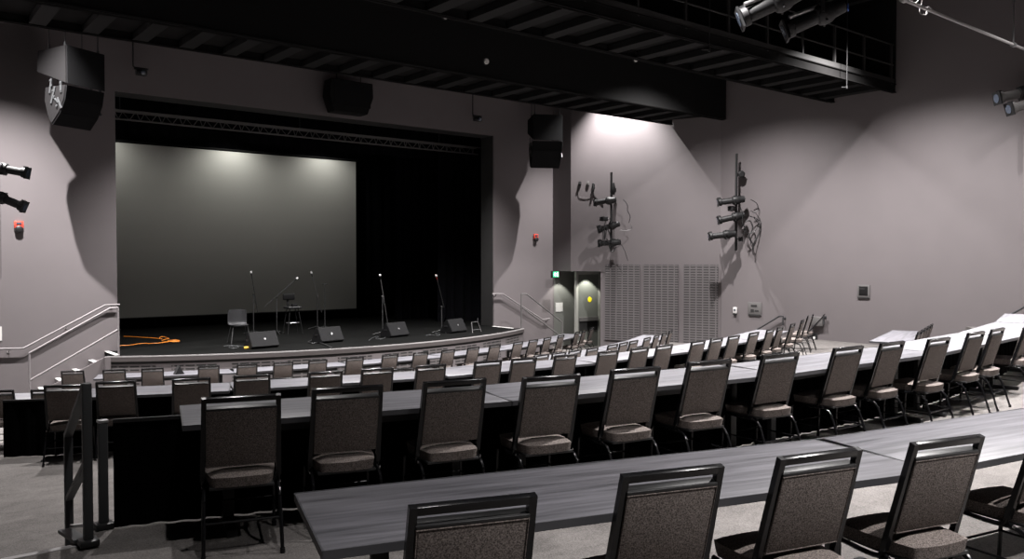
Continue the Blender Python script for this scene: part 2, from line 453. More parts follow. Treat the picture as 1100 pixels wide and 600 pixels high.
# steps either side
for sgn, x0, nm in ((-1, 5.0, 'left'), (1, 17.74, 'right')):
    bm = new(); run, rise = .385, .198
    poly = [(x0, 0), (x0, Z_S - .01)]
    for k in range(4):
        z = Z_S - .01 - rise * (k + 1); poly += [(x0 + sgn * run * k, z), (x0 + sgn * run * (k + 1), z)]
    poly.append((x0 + sgn * run * 4, 0)); poly.pop(1)
    prism(bm, [(a, 22.05, b) for a, b in poly], (0, YW - 22.05, 0))
    st = struct('floor_stage_steps', bm, 'wall')
    for k in range(5):
        bm = new(); box(bm, (x0 + sgn * (run * k - .05), (22.05 + YW) / 2, Z_S - .004 - rise * k + .006), (.11, YW - 22.1, .014)); link('step_nosing', bm, 'white', st, smooth=False)
    bm = new(); xs_ = x0 + sgn * .22; xe = xs_ + sgn * 1.68
    prism(bm, [(xs_, 22.0, Z_S), (xe, 22.0, .05), (xe, 22.0, 0), (xs_, 22.0, 0)], (0, .05, 0))
    link('step_stringer', bm, 'wall', st, smooth=False)

# back of the stage
YBK = 30.6
bm = new(); box(bm, (11.5, YBK + .3, 5), (24, .1, 10)); struct('wall_stage_back', bm, 'black')
bm = new(); box(bm, (1.45, 27.3, 5), (.1, 7, 10)); box(bm, (21.55, 27.3, 5), (.1, 7, 10)); struct('wall_stage_wing', bm, 'black')
bm = new(); box(bm, (11.5, 27.4, ZC + 6.0), (21, 7.2, .1)); struct('ceiling_stage', bm, 'black')
def curtain(name, x0, x1, y, z0, z1, amp, pitch, m, label, ph=0.0, slant=0.0):
    bm = new(); n = max(8, int((x1 - x0) / pitch * 8)); rows_ = 6
    g = []
    for j in range(rows_ + 1):
        zz = z0 + (z1 - z0) * j / rows_; r = []
        for i in range(n + 1):
            u = i / n; x = x0 + (x1 - x0) * u
            r.append(bm.verts.new((x, y + slant * u + amp * sin(2 * pi * (x - x0) / pitch + ph) * (1 - .3 * j / rows_) + .3 * amp * sin(x * 7.1 + j * .4), zz)))
        g.append(r)
    for a, b in zip(g, g[1:]):
        for i in range(n): bm.faces.new((a[i], a[i + 1], b[i + 1], b[i]))
    bmesh.ops.solidify(bm, geom=bm.faces, thickness=.012)
    return tag(link(name, bm, m, ang=80), label, 'curtain')
scY = 30.0
sTL, sBR = atY(128, 153, scY), atY(382, 174, scY)
sb = atY(380, 331, scY).z
SX0, SX1, SZ1 = 5.2, sBR.x, ZC + 3.93
t = thing('projection_screen', 'large pale projection screen hanging at the back of the stage', 'screen', ((SX0 + SX1) / 2, scY, sb))
w = SX1 - SX0
bm = new(); box(bm, (0, 0, (SZ1 - sb) / 2), (w, .02, SZ1 - sb)); link('screen_cloth', bm, 'screen', t, smooth=False)
bm = new(); tube(bm, [(-w / 2 - .3, 0.03, SZ1 - sb + .06), (w / 2 + .1, .03, SZ1 - sb + .06)], .04, 10); link('top_batten', bm, 'black', t)
bm = new(); tube(bm, [(-w / 2, 0, -.02), (w / 2, 0, -.02)], .02, 8); link('bottom_pipe', bm, 'dark', t)
curtain('backdrop_curtain', 1.8, 21.2, 30.4, Z_S + .005, ZC + 5.6, .05, .5, 'velvet', 'black velour backdrop across the whole back of the stage')
curtain('leg_curtain', 17.3, 20.6, 26.2, Z_S + .005, ZC + 5.2, .09, .36, 'velvet', 'black leg curtain with deep folds at the right of the stage', slant=-.6)
curtain('leg_curtain', 16.6, 20.6, 28.2, Z_S + .005, ZC + 5.2, .09, .4, 'velvet', 'black leg curtain behind the front one at the right of the stage')
curtain('border_curtain', PX0 - 1, PX1 + 1, 26.4, PTOP - .6, PTOP + 1.2, .05, .45, 'velvet', 'black border curtain across the top of the stage opening')
# lighting truss behind the opening's top edge
t = thing('stage_truss', 'dark lighting truss behind the top edge of the stage opening', 'truss', (0, 25.6, ZC + 4.15))
bm = new()
for dy, dz in ((-.14, .12), (.14, .12), (0, -.12)): tube(bm, [(4.2, dy, dz), (18.8, dy, dz)], .026, 8)
link('chords', bm, 'plate', t)
bm = new()
for i in range(48):
    x = 4.3 + i * .3
    a = (x, -.14, .12) if i % 2 else (x, .14, .12)
    tube(bm, [a, (x + .15, 0, -.12)], .012, 6); tube(bm, [(x + .15, 0, -.12), (x + .3, .14 if i % 2 else -.14, .12)], .012, 6)
link('lattice', bm, 'plate', t)
for x in (6, 11.5, 17):
    bm = new(); tube(bm, [(x, 0, .12), (x, 0, 1.75)], .012, 6); link('hanging_wire', bm, 'greyrail', t)

# ------------------------------------------------------------------ catwalks and roof steel
def catwalk(label, Y0, Y1, x0, x1, fascia, rails, x2=None):
    """x1: right end at the near edge, x2: right end at the far edge"""
    x2 = x2 or x1
    t = thing('catwalk', label, 'catwalk', (0, 0, ZCAT))
    bm = new(); prism(bm, [(x0, Y0 + .05, .175), (x1, Y0 + .05, .175), (x2, Y1 - .05, .175), (x0, Y1 - .05, .175)], (0, 0, .05)); link('deck', bm, 'catdeck', t, smooth=False)
    for y, xe in ((Y0 + .05, x1), (Y1 - .05, x2)):
        bm = new(); box(bm, ((x0 + xe) / 2, y, .12), (xe - x0, .05, .24))
        for dz in (.01, .23): box(bm, ((x0 + xe) / 2, y, dz), (xe - x0, .12, .02))
        link('edge_beam', bm, 'catdeck', t, smooth=False)
    bm = new(); n = int((x2 - x0 - .3) / .95)
    for i in range(n + 1):
        x = x0 + .1 + i * .95
        box(bm, (x, (Y0 + Y1) / 2, .09), (.30, Y1 - Y0 - .12, .14))
    link('joists', bm, 'black', t, smooth=False)
    if rails:
        for i in range(int((x1 - x0) / 1.45) + 1):
            bm = new(); x = x1 - .2 - i * 1.45; tube(bm, [(x, Y0 + .05, .2), (x, Y0 + .05, 1.3)], .028, square=True)
            link('rail_post', bm, 'dark', t, smooth=False)
        bm = new()
        for z in (.75, 1.3): tube(bm, [(x0, Y0 + .05, z), (x1, Y0 + .05, z)], .022, 8)
        link('guard_rails', bm, 'dark', t)
        bm = new(); box(bm, ((x0 + x1) / 2, Y0 + .02, .3), (x1 - x0, .02, .14)); link('toe_board', bm, 'dark', t, smooth=False)
        bm = new(); box(bm, ((x0 + x1) / 2, Y1 - .0, 1.5), (x1 - x0, .03, 2.6)); box(bm, (x1 - .05, (Y0 + Y1) / 2, 1.5), (.04, Y1 - Y0, 2.6))
        link('black_panel', bm, 'black', t, smooth=False)
    if fascia:
        bm = new(); box(bm, ((x0 + x1) / 2, Y0 - .02, .005 + (CEIL - ZCAT - .03) / 2), (x1 - x0, .04, CEIL - ZCAT - .04)); link('fascia_panel', bm, 'black', t, smooth=False)
    return t
catwalk('black catwalk and tall black fascia in front of the stage wall', 16.82, 18.62, -.1, 22.45, True, False, 21.86)
catwalk('black railed catwalk over the middle of the hall', 11.12, 13.03, XL + .02, 22.46, False, True)
# pale cable pipes along the near bottom edges
for i, (y, z, lab, nm) in enumerate(((16.74, ZCAT + .03, 'thin grey pipe along the bottom edge of the fascia catwalk', 'edge_pipe'),
                                     (13.12, ZCAT + .03, 'thin grey pipe along the far edge of the railed catwalk', 'edge_pipe'))):
    bm = new(); tube(bm, [(-.1 if i == 0 else XL + .02, y, z), (22.4, y, z)], .014, 8)
    tag(link(nm, bm, 'catdeck'), lab, 'pipe')
# ceiling beams and ducts in the void
bm = new()
for x in (3, 9, 15, 21): box(bm, (x, 2, CEIL - .3), (.25, 26, .5))
struct('ceiling_beams', bm, 'black')
# drop rods with feet hanging under the railed catwalk
for px, py0, py1, lab in ((762, 0, 54, 'thin hanging drop rod with a foot below the railed catwalk, left of the two'), (909.5, 0, 94, 'thin hanging drop rod with a foot below the railed catwalk, right of the two')):
    p = atY(px, py1, 10.9)
    t = thing('drop_rod', lab, 'rod', p)
    bm = new(); tube(bm, [(0, 0, 0), (0, 0, CEIL - p.z)], .012, 8); link('rod', bm, 'plastic', t)
    bm = new(); tube(bm, [(0, 0, .01), (-.22, .02, -.02)], .012, 8); lathe(bm, [(-.03, .02), (.05, .02)], (0, 0, 0), (0, 0, 1), 10); link('foot', bm, 'plastic', t)
# small white ceiling fittings on the fascia
for px, py, lab in ((478, 17.5, 'small white round fitting on the black fascia, highest of the three'), (522, 66, 'small white round fitting low on the black fascia'), (682.5, 64, 'small white round fitting on the black fascia near the right')):
    p = atY(px, py, 16.75)
    t = thing('ceiling_sensor', lab, 'sensor', p, group='white fittings on the fascia')
    bm = new(); lathe(bm, [(0, .05), (.03, .075), (.06, .07), (.08, .03)], (0, .02, 0), (0, -1, 0), 14); link('dome', bm, 'white', t)
    bm = new(); lathe(bm, [(0, .09), (.02, .09)], (0, .03, 0), (0, -1, 0), 14); link('base', bm, 'plastic', t)

# ------------------------------------------------------------------ speakers
def array_speaker(name, label, loc, rz, scale=1.0, mirror=1):
    t = thing(name, label, 'loudspeaker', loc, rz)
    W = 1.05 * scale
    def cab(z_top, h, d_top, d_bot, tilt, yo):
        return [Vector((0, y, z)) for y, z in ((0, 0), (.94, -.05), (.98, -.53), (0, -.88))]
    A1 = cab(0, 0, 0, 0, 0, 0)
    B1 = [Vector((0, .02, -.91)), Vector((0, .70, -.92)), Vector((0, .73, -1.22)), Vector((0, .62, -1.60)), Vector((0, .50, -1.78)), Vector((0, .24, -1.52)), Vector((0, .08, -1.22))]
    for nm, prof in (('upper_cabinet', A1), ('lower_cabinet', B1)):
        bm = new(); prism(bm, [Vector((-W / 2, p.y, p.z)) for p in prof], (W, 0, 0))
        bmesh.ops.bevel(bm, geom=list(bm.edges), offset=.012, segments=2, affect='EDGES')
        c = link(nm, bm, 'spkside', t)
        bm = new()
        fr = [prof[0], prof[-1]] if nm == 'upper_cabinet' else [prof[0], prof[6], prof[5], prof[4]]
        for a, b in zip(fr, fr[1:]):
            n = Vector((0, -(b - a).z, (b - a).y)).normalized()
            if n.y > 0: n = -n
            prism(bm, [Vector((-W / 2 + .02, a.y, a.z)) + n * .004, Vector((W / 2 - .02, a.y, a.z)) + n * .004, Vector((W / 2 - .02, b.y, b.z)) + n * .004, Vector((-W / 2 + .02, b.y, b.z)) + n * .004], n * .02)
        link('grille', bm, 'grille', c, smooth=False)
    for s in (-1, 1):
        bm = new()
        x = s * (W / 2 + .012)
        box(bm, (x, .50 * scale, -.90 * scale), (.02, .05, .34), Matrix.Rotation(.2, 3, 'X'))
        box(bm, (x, .42 * scale, -1.12 * scale), (.02, .05, .40), Matrix.Rotation(.35, 3, 'X'))
        box(bm, (x, .16 * scale, -.95 * scale), (.02, .05, .26))
        box(bm, (x, .22 * scale, -1.32 * scale), (.02, .05, .28), Matrix.Rotation(-.5, 3, 'X'))
        box(bm, (x, .33 * scale, -1.24 * scale), (.02, .26, .03), Matrix.Rotation(.7, 3, 'X'))
        for y, z in ((.5, -.78), (.46, -.9), (.42, -1.02), (.38, -1.16), (.16, -.86), (.16, -1.03), (.24, -1.3), (.3, -1.38)):
            lathe(bm, [(0, .022), (.02, .022)], (x, y * scale, z * scale), (s, 0, 0), 10)
        link('rigging_plate', bm, 'greyrail', t, smooth=False)
    bm = new()
    for s, y in ((-1, .12), (1, .12), (-1, .66), (1, .66)):
        tube(bm, [(s * W * .42, y * scale, -.03), (s * W * .42, y * scale, .55), (s * W * .42, y * scale, CEIL - loc[2] - .02)], .014, 8)
        lathe(bm, [(0, .028), (.09, .028), (.1, .016), (.18, .016)], (s * W * .42, y * scale, 0), (0, 0, 1), 8)
    link('suspension_cable', bm, 'greyrail', t)
    return t
p = atY(80, 47, 21.3)
array_speaker('line_array_speaker', 'black two-box line array hanging left of the stage opening', (4.30, 21.5, ZC + 4.93), radians(28))
array_speaker('line_array_speaker', 'black two-box line array hanging right of the stage opening', (18.8, 21.5, ZC + 5.0), radians(-28))
# centre speaker: trapezoid cabinet
c1, c2, c4, c3 = [atY(*q, 22.6) for q in ((354.5, 85), (399, 88.5), (390, 122), (357, 118))]
t = thing('centre_speaker', 'black trapezoid loudspeaker centred above the stage opening', 'loudspeaker', ((c1.x + c2.x) / 2, 22.5, (c1.z + c3.z) / 2))
q0 = t.location.copy()
bm = new(); hw = .69; hz = .48
prism(bm, [(-hw, 0, hz), (hw, 0, hz), (hw + .02, 0, .05), (hw * .74, 0, -hz), (-hw * .86, 0, -hz), (-hw - .06, 0, -.02)], (0, .5, 0))
bmesh.ops.bevel(bm, geom=list(bm.edges), offset=.012, segments=2, affect='EDGES')
link('cabinet', bm, 'black', t)
bm = new(); box(bm, (0, -.012, .05), (1.2, .02, .7)); link('grille', bm, 'grille', t, smooth=False)
bm = new()
for s in (-1, 1): tube(bm, [(s * .4, .25, hz - .02), (s * .4, .25, CEIL - q0.z - .02)], .012, 6)
link('suspension_cable', bm, 'black', t)
# small cameras hung from the catwalk
for px, py, lab in ((152, 78, 'small black camera on a drop pole at the left of the stage wall'), (513, 128, 'small black camera on a drop pole at the right of the stage wall')):
    p = atY(px, py, 22.7)
    t = thing('dome_camera', lab, 'camera', p)
    bm = new(); tube(bm, [(-.1, 0, .05), (-.2, 0, .15), (-.2, 0, CEIL - p.z)], .02, 8); link('drop_pole', bm, 'plastic', t)
    bm = new(); box(bm, (0, 0, 0), (.26, .2, .15), bev=.03); box(bm, (0, .02, .1), (.34, .12, .06), bev=.02); link('housing', bm, 'plastic', t)
    bm = new(); lathe(bm, [(0, .055), (.06, .06), (.07, .045)], (0, -.09, -.01), (0, -1, -.2), 14); link('lens', bm, 'lens', t)

# ------------------------------------------------------------------ wall fittings
for p, nrm, lab in ((atY(20, 243, YW), 0, 'red fire alarm strobe on the stage wall at the left'), (atY(575, 255, YW), 0, 'red fire alarm strobe on the stage wall right of the opening')):
    t = thing('fire_alarm', lab, 'fire alarm', (p.x, YW, p.z))
    bm = new(); box(bm, (0, -.03, .04), (.2, .06, .18), bev=.012); link('housing', bm, 'red', t)
    bm = new(); lathe(bm, [(0, .09), (.05, .085), (.07, .05)], (0, -.04, -.07), (0, -1, 0), 16); link('horn', bm, 'plastic', t)
    bm = new(); box(bm, (0, -.062, .07), (.12, .02, .05), bev=.006); link('strobe_lens', bm, 'lens', t)
p = atY(594.5, 294.5, YW - .35)
t = thing('exit_sign', 'green lit running man exit sign above the alcove by the door', 'sign', (p.x, YW - .45, p.z))
bm = new(); box(bm, (0, .02, 0), (.36, .06, .26), bev=.01); link('housing', bm, 'plastic', t)
bm = new(); box(bm, (0.02, -.014, 0), (.27, .01, .2)); fc = link('lit_face', bm, 'exitglow', t, smooth=False)
bm = new()
y = -.024
lathe(bm, [(0, .018), (.005, .018)], (-.03, y, .065), (0, -1, 0), 12)
for pts in (((-.025, .045), (-.03, 0)), ((-.03, 0), (.0, -.035), (-.01, -.08)), ((-.03, 0), (-.06, -.04), (-.09, -.04)), ((-.025, .04), (.02, .02), (.04, .035)), ((-.025, .04), (-.07, .03), (-.08, 0))):
    tube(bm, [(a, y, b) for a, b in pts], .011, square=True)
box(bm, (.1, y, 0), (.05, .006, .16))
link('running_man', bm, 'exitwhite', fc, smooth=False)
bm = new(); tube(bm, [(0, .03, .12), (0, .03, ZSOF - p.z)], .015, 8); link('stem', bm, 'plastic', t)
# power outlets and cable on the splayed wall
def splay_z(px, py):
    q = splay_pt(px, 0); d = hypot(q.x, q.y); a, b, c = ray(px, py); return ZC + c * d / hypot(a, b)
RZ_SPLAY = atan2(spd.y, spd.x)
for px, py, mt, lab in ((623, 197, 'plastic', 'black wall outlet with a plugged-in lead, left of three on the splayed wall'), (631.5, 197, 'plate', 'small grey blank wall outlet between two plugged ones'), (637.5, 199, 'plastic', 'black wall outlet with a drooping plug, right of three on the splayed wall')):
    q = splay_pt(px, splay_z(px, py), .0)
    t = thing('wall_outlet', lab, 'outlet', q, RZ_SPLAY, 'outlets on the splayed wall')
    bm = new(); box(bm, (0, -.02, 0), (.1, .04, .14), bev=.008); link('cover_plate', bm, mt, t)
    if mt == 'plastic':
        bm = new(); box(bm, (0, -.05, -.02), (.08, .04, .08), bev=.01)
        if px > 636: tube(bm, [(0, -.05, -.02), (0.02, -.06, -.10), (-.05, -.05, -.27)], .03, 8)
        link('plug', bm, 'plastic', t)
def wallfit(px, py, X=XR): q = atX(px, py, X); return q
q = wallfit(790, 334); t = thing('thermostat', 'small white thermostat on the right wall beside the slotted panels', 'thermostat', q, -pi / 2)
bm = new(); box(bm, (0, -.02, .03), (.14, .04, .2), bev=.012); link('body', bm, 'white', t)
bm = new(); box(bm, (0, -.045, .045), (.07, .012, .06), bev=.004); link('display', bm, 'lens', t)
bm = new(); box(bm, (0, -.03, -.10), (.13, .05, .05), bev=.01); link('lower_cover', bm, 'plastic', t)
q = wallfit(811, 331.5); t = thing('wall_plaque', 'square grey plaque on the right wall beside the thermostat', 'plaque', q, -pi / 2)
bm = new(); box(bm, (0, -.012, 0), (.5, .024, .42), bev=.006); link('plate', bm, 'plate', t)
bm = new(); box(bm, (-.02, -.028, .10), (.22, .008, .06)); box(bm, (-.08, -.028, -.06), (.12, .008, .09)); box(bm, (.08, -.028, -.06), (.14, .008, .04)); link('engraving', bm, 'dark', t, smooth=False)
bm = new(); box(bm, (0, -.02, -.20), (.44, .02, .05)); link('lower_strip', bm, 'dark', t, smooth=False)
q = wallfit(928, 313); t = thing('wall_control_panel', 'square grey control plate alone on the right wall', 'control panel', q, -pi / 2)
bm = new(); box(bm, (0, -.015, 0), (.36, .03, .38), bev=.006); link('plate', bm, 'plate', t)
bm = new(); box(bm, (0, -.034, .02), (.26, .01, .26), bev=.003); link('inner_panel', bm, 'spkside', t)
bm = new(); box(bm, (-.04, -.042, .08), (.16, .006, .03)); box(bm, (0, -.03, -.17), (.34, .02, .03)); link('label_strip', bm, 'dark', t, smooth=False)
q = wallfit(875.5, 362.5); t = thing('wall_outlet', 'black wall outlet with white centre low on the right wall', 'outlet', q, -pi / 2)
bm = new(); box(bm, (0, -.02, 0), (.17, .04, .26), bev=.015); link('cover_plate', bm, 'plastic', t)
bm = new(); lathe(bm, [(0, .04), (.02, .04)], (0, -.04, 0), (0, -1, 0), 12); link('socket_face', bm, 'white', t)

# ------------------------------------------------------------------ handrails
def handrail(name, label, rails, posts, r, m, brackets=(), pr=None):
    t = thing(name, label, 'handrail', rails[0][0])
    b0 = Vector(rails[0][0])
    for rp in rails:
        bm = new(); tube(bm, [Vector(p) - b0 for p in rp], r, 10); link('rail', bm, m, t)
    for p, q in posts:
        bm = new(); tube(bm, [Vector(p) - b0, Vector(q) - b0], pr or r, 10)
        lathe(bm, [(0, r * 2.4), (.012, r * 2.4)], Vector(p) - b0, (0, 0, 1), 12); link('post', bm, m, t)
    for p, q in brackets:
        bm = new(); p, q = Vector(p) - b0, Vector(q) - b0
        tube(bm, smooth_path([p, (p.x, p.y * .4 + q.y * .6, p.z - .06), (q.x, q.y, q.z - .06)] if False else [p, p + Vector((0, 0, -.07)), q + Vector((0, 0, -.07))], 2), r * .55, 6)
        d = (q - p); d.z = 0; d.normalize()
        lathe(bm, [(0, r * 1.5), (.012, r * 1.5)], q + Vector((0, 0, -.07)), -d, 10); link('bracket', bm, m, t)
    return t
yr = YW - .1
W_ = [atY(*q, yr) for q in ((-6, 374.5), (25, 374), (113, 327.5), (128.5, 327))]
handrail('wall_handrail', 'pale handrail on brackets along the stage wall at the left', [W_], [], .024, 'rail', [((W_[1].x - .3 + d, yr, W_[1].z + e), (W_[1].x - .3 + d, YW, W_[1].z + e)) for d, e in ((0, 0), (1.25, .52), (2.3, .98))])
yf = 22.12
G = [atY(*q, yf) for q in ((31.5, 379), (118, 331), (127, 330.5))]; H = [atY(*q, yf) for q in ((32.5, 408), (126.5, 354))]
handrail('stair_handrail', 'pale two-rail handrail on posts beside the steps left of the stage', [G, H], [((G[0].x, yf, 0), (G[0].x, yf, G[0].z)), ((G[2].x, yf, Z_S - .15), (G[2].x, yf, G[2].z))], .024, 'rail')
W_ = [atY(*q, yr) for q in ((529, 315.5), (540, 315.5), (583, 343), (590.5, 342))]
handrail('wall_handrail', 'grey handrail on brackets along the stage wall at the right', [W_], [], .024, 'rail', [((a, yr, b), (a, YW, b)) for a, b in ((W_[0].x + .15, W_[0].z), ((W_[1].x + W_[2].x) / 2, (W_[1].z + W_[2].z) / 2), (W_[3].x - .1, W_[3].z))])
G = [atY(*q, yf) for q in ((560, 315.5), (565.5, 315.5), (604, 346))]; H = [atY(*q, yf) for q in ((560.5, 330), (604, 362))]
handrail('stair_handrail', 'grey two-rail handrail on posts beside the steps right of the stage', [G, H], [((G[0].x, yf, Z_S - .02), (G[0].x, yf, G[0].z)), ((G[2].x, yf, 0), (G[2].x, yf, G[2].z))], .022, 'plate')
# short black wall rails over the side steps at the right wall
def wr(pts, lab, X=XR - .12, br=True):
    R_ = [atX(*q, X) for q in pts]
    t = handrail('side_handrail', lab, [R_], [], .026, 'blackrail', [(tuple(p), (XR, p.y, p.z)) for p in (R_[0], R_[-2] if len(R_) > 2 else R_[-1])])
    return t
wr(((812, 354.5), (837, 339.5), (841, 339.5), (841, 349)), 'short black sloping handrail on the right wall behind the third row, left of two')
wr(((866, 359), (886, 337.5), (884.5, 338.2), (885, 348)), 'short black sloping handrail on the right wall with a wall box below, right of two')
q = wallfit(879, 344); bm = new(); box(bm, (q.x - .06, q.y, q.z - .02), (.12, .42, .28), bev=.02); tag(link('wall_box', bm, 'plate'), 'grey wall box under the end of the right-hand black handrail', 'box')
wr(((1069, 347), (1112, 323)), 'black sloping handrail on the right wall at the right edge of the photo')

# guard rail posts at the stair head
def gp(px, py, z): x, y = at(px, py, z); return Vector((x, y, z))
t0 = gp(95, 587, Z_B)
t = thing('stair_guard_rail', 'charcoal guard rail with two flat posts at the head of the aisle steps', 'guard rail', t0)
SH = Vector((1.116, 6.28, 0)) - Vector((t0.x, t0.y, 0))
def flat(bm, a, b, w=.05, th=.03):
    a, b = Vector(a), Vector(b); d = (b - a).normalized()
    side = Vector((1, 0, 0))
    n = d.cross(side).normalized()
    s = side * w / 2; n = n * th / 2
    prism(bm, [a - s - n, a + s - n, a + s + n, a - s + n], b - a)
bm = new(); box(bm, (0, 0, .5), (.052, .05, 1.0), bev=.006); link('post', bm, 'greyrail', t)
zs = -.5025
bm = new(); box(bm, (SH.x, SH.y, zs + .53), (.05, .05, 1.06), bev=.006); link('post', bm, 'greyrail', t)
bm = new(); flat(bm, (0, .0, .985), (SH.x, SH.y, zs + 1.04)); link('top_rail', bm, 'greyrail', t, smooth=False)
bm = new(); flat(bm, (0, .0, .52), (SH.x, SH.y, zs + .60), .045); link('mid_rail', bm, 'greyrail', t, smooth=False)
bm = new(); box(bm, (0, -.0, .03), (.11, .12, .04), bev=.01); link('base_shoe', bm, 'plastic', t)
bm = new(); flat(bm, (-.03, .05, .03), (-.06, .38, .015), .08, .02); link('floor_plate', bm, 'greyrail', t, smooth=False)
p3 = gp(111.5, 567, Z_B)
t = thing('guard_post', 'short charcoal post with a bright cap at the end of the black drape', 'post', p3)
bm = new(); box(bm, (0, 0, .345), (.055, .05, .69), bev=.006); link('post', bm, 'greyrail', t)
bm = new(); box(bm, (0, 0, .70), (.062, .055, .02), bev=.004); link('cap', bm, 'steel', t)
bm = new(); box(bm, (0, 0, .02), (.11, .11, .04), bev=.008); link('base_shoe', bm, 'plastic', t)

# pleated black drapes along the tier edges
def drape(label, row, R, x0, x1, h, z):
    c = ROW[row][0]; bm = new(); n = int((x1 - x0) / .03)
    g = [[], [], []]
    for i in range(n + 1):
        x = x0 + (x1 - x0) * i / n
        s = .012 * sin(x * 42) + .006 * sin(x * 17.3)
        for j, (f, zz) in enumerate(((.4, z + h), (1, z + h * .5), (1.3, z + .01))):
            g[j].append(bm.verts.new((x, arcY(c, R, x) + s * f, zz)))
    for a, b in zip(g, g[1:]):
        for i in range(n): bm.faces.new((a[i], a[i + 1], b[i + 1], b[i]))
    bmesh.ops.solidify(bm, geom=bm.faces, thickness=.012)
    o = link('table_drape', bm, 'skirt', ang=80); tag(o, label, 'drape')
    bm = new(); tube(bm, [(x, arcY(c, R, x), z + h + .006) for x in [x0 + (x1 - x0) * i / 40 for i in range(41)]], .012, square=True)
    link('top_bar', bm, 'plastic', o, smooth=False)
drape('long black pleated drape along the front of the second row of tables', 'B', 22.98, 1.28, 15.5, .695, Z_B)
drape('long black pleated drape along the front of the third row of tables', 'C', 19.48, 1.36, 17.2, .69, Z_C)

# ------------------------------------------------------------------ tables
def table(label, group, a, b, z, depth=.75, far=True):
    """a, b: near edge ends (left, right) in plan"""
    a, b = Vector((a[0], a[1], 0)), Vector((b[0], b[1], 0))
    ln = (b - a).length; rz = atan2(b.y - a.y, b.x - a.x); mid = (a + b) / 2
    t = thing('seminar_table', label, 'table', (mid.x, mid.y, z), rz, group)
    bm = new(); box(bm, (0, depth / 2, .727), (ln, depth, .026), bev=.003); link('tabletop', bm, 'laminate', t)
    bm = new()
    for yy in (-.003, depth + .003): box(bm, (0, yy, .7245), (ln + .008, .007, .034))
    for xx in (-ln / 2 - .003, ln / 2 + .003): box(bm, (xx, depth / 2, .7245), (.007, depth + .01, .034))
    link('edge_band', bm, 'edge', t, smooth=False)
    for s in (-1, 1):
        x = s * (ln / 2 - .28)
        bm = new()
        box(bm, (x, depth / 2, .37), (.07, .05, .68), bev=.006)
        box(bm, (x, depth / 2, .025), (.07, depth - .12, .05), bev=.012)
        box(bm, (x, depth / 2, .70), (.06, depth - .2, .03))
        link('leg', bm, 'plastic', t)
    bm = new(); box(bm, (0, depth / 2, .62), (ln - .6, .03, .06)); link('crossbar', bm, 'plastic', t, smooth=False)
    return t
def row_tables(row, xs, names, grp, gap=.012, R=None):
    c, R0, z = ROW[row]; R0 = R or R0
    for i, (x0, x1) in enumerate(xs):
        table(names % ORD[i], grp, (x0 + gap, arcY(c, R0, x0)), (x1 - gap, arcY(c, R0, x1)), z)
ja = at(1008, 504.5, Z_B + .74)
row_tables('A', [(1.235, ja[0]), (ja[0], ja[0] + 2.9)], 'grey laminate table, %s from the left in the nearest row', 'tables of the nearest row')
jb = at(548, 430.3, Z_B + .74)
xs = [1.52, jb[0], jb[0] + 2.75, jb[0] + 5.5, jb[0] + 8.2, jb[0] + 10.8, jb[0] + 13.2]
row_tables('B', list(zip(xs, xs[1:])), 'grey laminate table, %s from the left in the second row from the camera', 'tables of the second row')
jc1 = at(249.7, 419.5, Z_C + .74)[0]; jc2 = at(481, 404.5, Z_C + .74)[0]
xs = [1.9, jc1, jc2, jc2 + 2.75, jc2 + 5.4, jc2 + 8.0, 17.0]
row_tables('C', list(zip(xs, xs[1:])), 'grey laminate table, %s from the left in the third row from the camera', 'tables of the third row', gap=.04)
xs = [.6, 3.2, 5.9, 8.6, 11.3, 13.7, 15.8, 17.6]
row_tables('D', list(zip(xs, xs[1:])), 'grey laminate table, %s from the left in the fourth row, behind the third', 'tables of the fourth row')
xs = [3.9, 6.6, 9.3, 12.0, 14.6, 16.9, 19.3]
row_tables('E', list(zip(xs, xs[1:])), 'grey laminate table, %s from the left in the front row below the stage', 'tables of the front row')
# loose table by the right wall between the second and third rows
a = at(926, 372, Z_C + .74)
table('grey laminate table standing apart near the right wall, behind the second row', 'tables by the right wall', (16.4, 7.78), (19.35, 8.76), Z_C)
# small dark tent card on the front row table
p = at(197, 403, .745); bm = new(); prism(bm, [(p[0] - .1, p[1] + .25, .7415), (p[0] + .1, p[1] + .25, .7415), (p[0], p[1] + .25, .93)], (0, .16, 0))
tag(link('tent_card', bm, 'plastic', smooth=False), 'small dark folded tent card on the front row table at the left', 'card')

